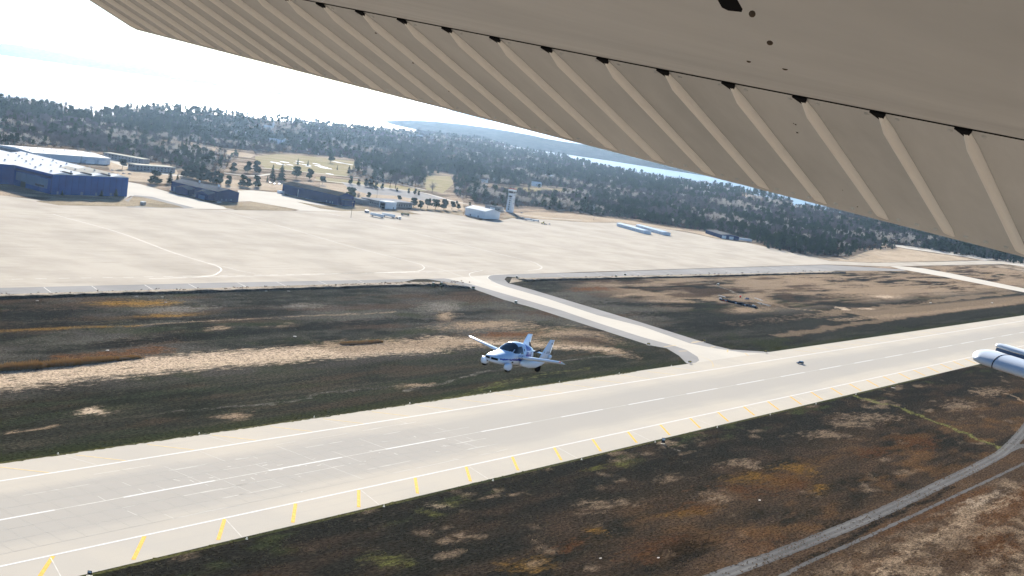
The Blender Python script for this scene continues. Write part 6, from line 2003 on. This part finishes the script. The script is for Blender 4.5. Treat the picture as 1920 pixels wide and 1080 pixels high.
# runway edge lights
def edge_light(x, y, lab, grp):
    o = empty('edge_light', (x, y, 0), 0, lab, 'lamp', grp)
    MB().cyl((0, 0, 0), (0, 0, .07), .4, n=10).build('base', mt_joint, o)
    MB().cyl((0, 0, .07), (0, 0, .4), .09, n=8).build('stem', mt_metw, o)
    MB().ell((0, 0, .5), (.17, .17, .16), 8, 6).build('lens', mt_lamp, o, smooth=True)
for k in range(9):
    edge_light(259 + 60.5 * k, 265.0, ordinal(k) + ' white edge light from the left along the near verge', 'edge lights of the near verge')
for k in range(8):
    edge_light(259 + 60.5 * k, 358.6, ordinal(k) + ' white edge light from the left along the far verge', 'edge lights of the far verge')
# small pale stones and hatch covers lying on the grass
for p, lab in (((407.7, 595.8), 'white slab at the foot of the bank at the far left'), ((474.3, 598.6), 'left white slab below the bank'), ((489.8, 594.9), 'right white slab below the bank'), ((481, 580.6), 'pale slab on the golden patch below the bank'), ((578.7, 602.1), 'small white cover below the bank, left of two'), ((596.6, 600), 'small white cover below the bank, right of two'), ((371.8, 485.6), 'tiny white marker above the reeds'), ((492.7, 486.6), 'tiny white marker on the dark grass band'),
               ((344.7, 194.8), 'pale stone on the near verge, left of two'), ((363.1, 184.1), 'pale stone on the near verge, right of two'), ((462.9, 195.4), 'white stone on the rusty verge grass'), ((1408.6, 438.7), 'long white slab in the dark dip at the right infield'), ((1561.9, 415.5), 'white slab at the far right of the infield')):
    rr = random.Random(int(p[0] * 13))
    d = math.hypot(*p)
    s = max(.35, d / 900)
    n = 7
    o = MB().prism([(p[0] + s * 1.3 * rr.uniform(.7, 1.2) * math.cos(6.283 * k / n), p[1] + s * .8 * rr.uniform(.7, 1.2) * math.sin(6.283 * k / n)) for k in range(n)], 0, .3 * s).build('pale_slab', mt_brownw if p[1] > 500 else mt_joint)
    tag(o, lab, 'slab')

# --- reeds standing along the pale strip
mt_reed = leafy('reed_stalks', (0.13, 0.07, 0.028), (0.27, 0.16, 0.06), .12)
rd = MB()
rr = random.Random(21)
RL = smooth_curve([(295.6, 467), (305.1, 466.8), (319.6, 466.2), (340.8, 466.7), (361.1, 467.9), (376.9, 468.7)], 12)
for k in range(15000):
    t = rr.random() ** 1.0 * (len(RL) - 1.01)
    i = int(t)
    e = (1 - abs(t / (len(RL) - 1) - .4) * .9) * (.45 + .95 * float(fbm(np.array(t * .55), np.array(3.3), 3)))
    p = Vector(RL[i]).lerp(Vector(RL[i + 1]), t - i)
    x, y = p.x + rr.gauss(0, 1.2), p.y + rr.uniform(-2.2, 4.2) * max(e, .25)
    h = rr.uniform(1.8, 3.3) * max(e, .3)
    a = rr.uniform(0, 6.283)
    wdt = rr.uniform(.05, .14)
    lx, ly = rr.gauss(0, .25), rr.gauss(0, .25)
    rd.add([(x - wdt * math.cos(a), y - wdt * math.sin(a), 0), (x + wdt * math.cos(a), y + wdt * math.sin(a), 0), (x + lx, y + ly, h)], [(0, 1, 2)])
rd.build('reed_bed', mt_reed, kind='stuff')
rd = MB()
RL = smooth_curve([(505, 463.6), (520.4, 462.3), (535.9, 462.4)], 12)
for k in range(3000):
    t = rr.random() * (len(RL) - 1.01)
    i = int(t)
    p = Vector(RL[i]).lerp(Vector(RL[i + 1]), t - i)
    x, y, h, a = p.x, p.y + rr.uniform(-1.5, 2), rr.uniform(.8, 1.7), rr.uniform(0, 6.28)
    rd.add([(x - .08 * math.cos(a), y - .08 * math.sin(a), 0), (x + .08 * math.cos(a), y + .08 * math.sin(a), 0), (x + rr.gauss(0, .2), y + rr.gauss(0, .2), h)], [(0, 1, 2)])
rd.build('reed_bed', mt_reed, kind='stuff')
# scrub along the bank tops
sb = MB()
for k in range(240):
    x = rr.choice((rr.uniform(380, 760), rr.uniform(640, 800), rr.uniform(920, 1540)))
    y = (607 if x < 900 else 612) + rr.uniform(-1, 7)
    s = rr.uniform(.3, 1.0)
    for j in range(7):
        c = Vector((x + rr.gauss(0, s * .9), y + rr.gauss(0, s * .6), rr.uniform(.2, 1.0) * s + .5))
        u_ = Vector((rr.gauss(0, 1), rr.gauss(0, 1), rr.gauss(0, 1))).normalized() * s * .6
        v_ = u_.orthogonal().normalized() * s * .4
        sb.add([c - u_, c + v_, c + u_, c - v_], [(0, 1, 2, 3)])
sb.build('bank_scrub', mt_brn, kind='stuff')

# ------------------------------------------------------------------ haze in the air over the airfield and lake
hz = MB().box(-61000, 101000, -61000, 101000, LAKE_Z - 60, 172)
mt = bpy.data.materials.new('haze_air')
mt.use_nodes = True
mt.node_tree.nodes.clear()
mo = mt.node_tree.nodes.new('ShaderNodeOutputMaterial')
pv = mt.node_tree.nodes.new('ShaderNodeVolumePrincipled')
pv.inputs['Color'].default_value = (0.5, 0.72, 1.0, 1)
pv.inputs['Density'].default_value = 0.000009
pv.inputs['Anisotropy'].default_value = 0.7
mt.node_tree.links.new(pv.outputs[0], mo.inputs['Volume'])
tag(hz.build('haze', mt), 'pale blue haze hanging over the airfield, wood and lake', None, None, 'stuff')
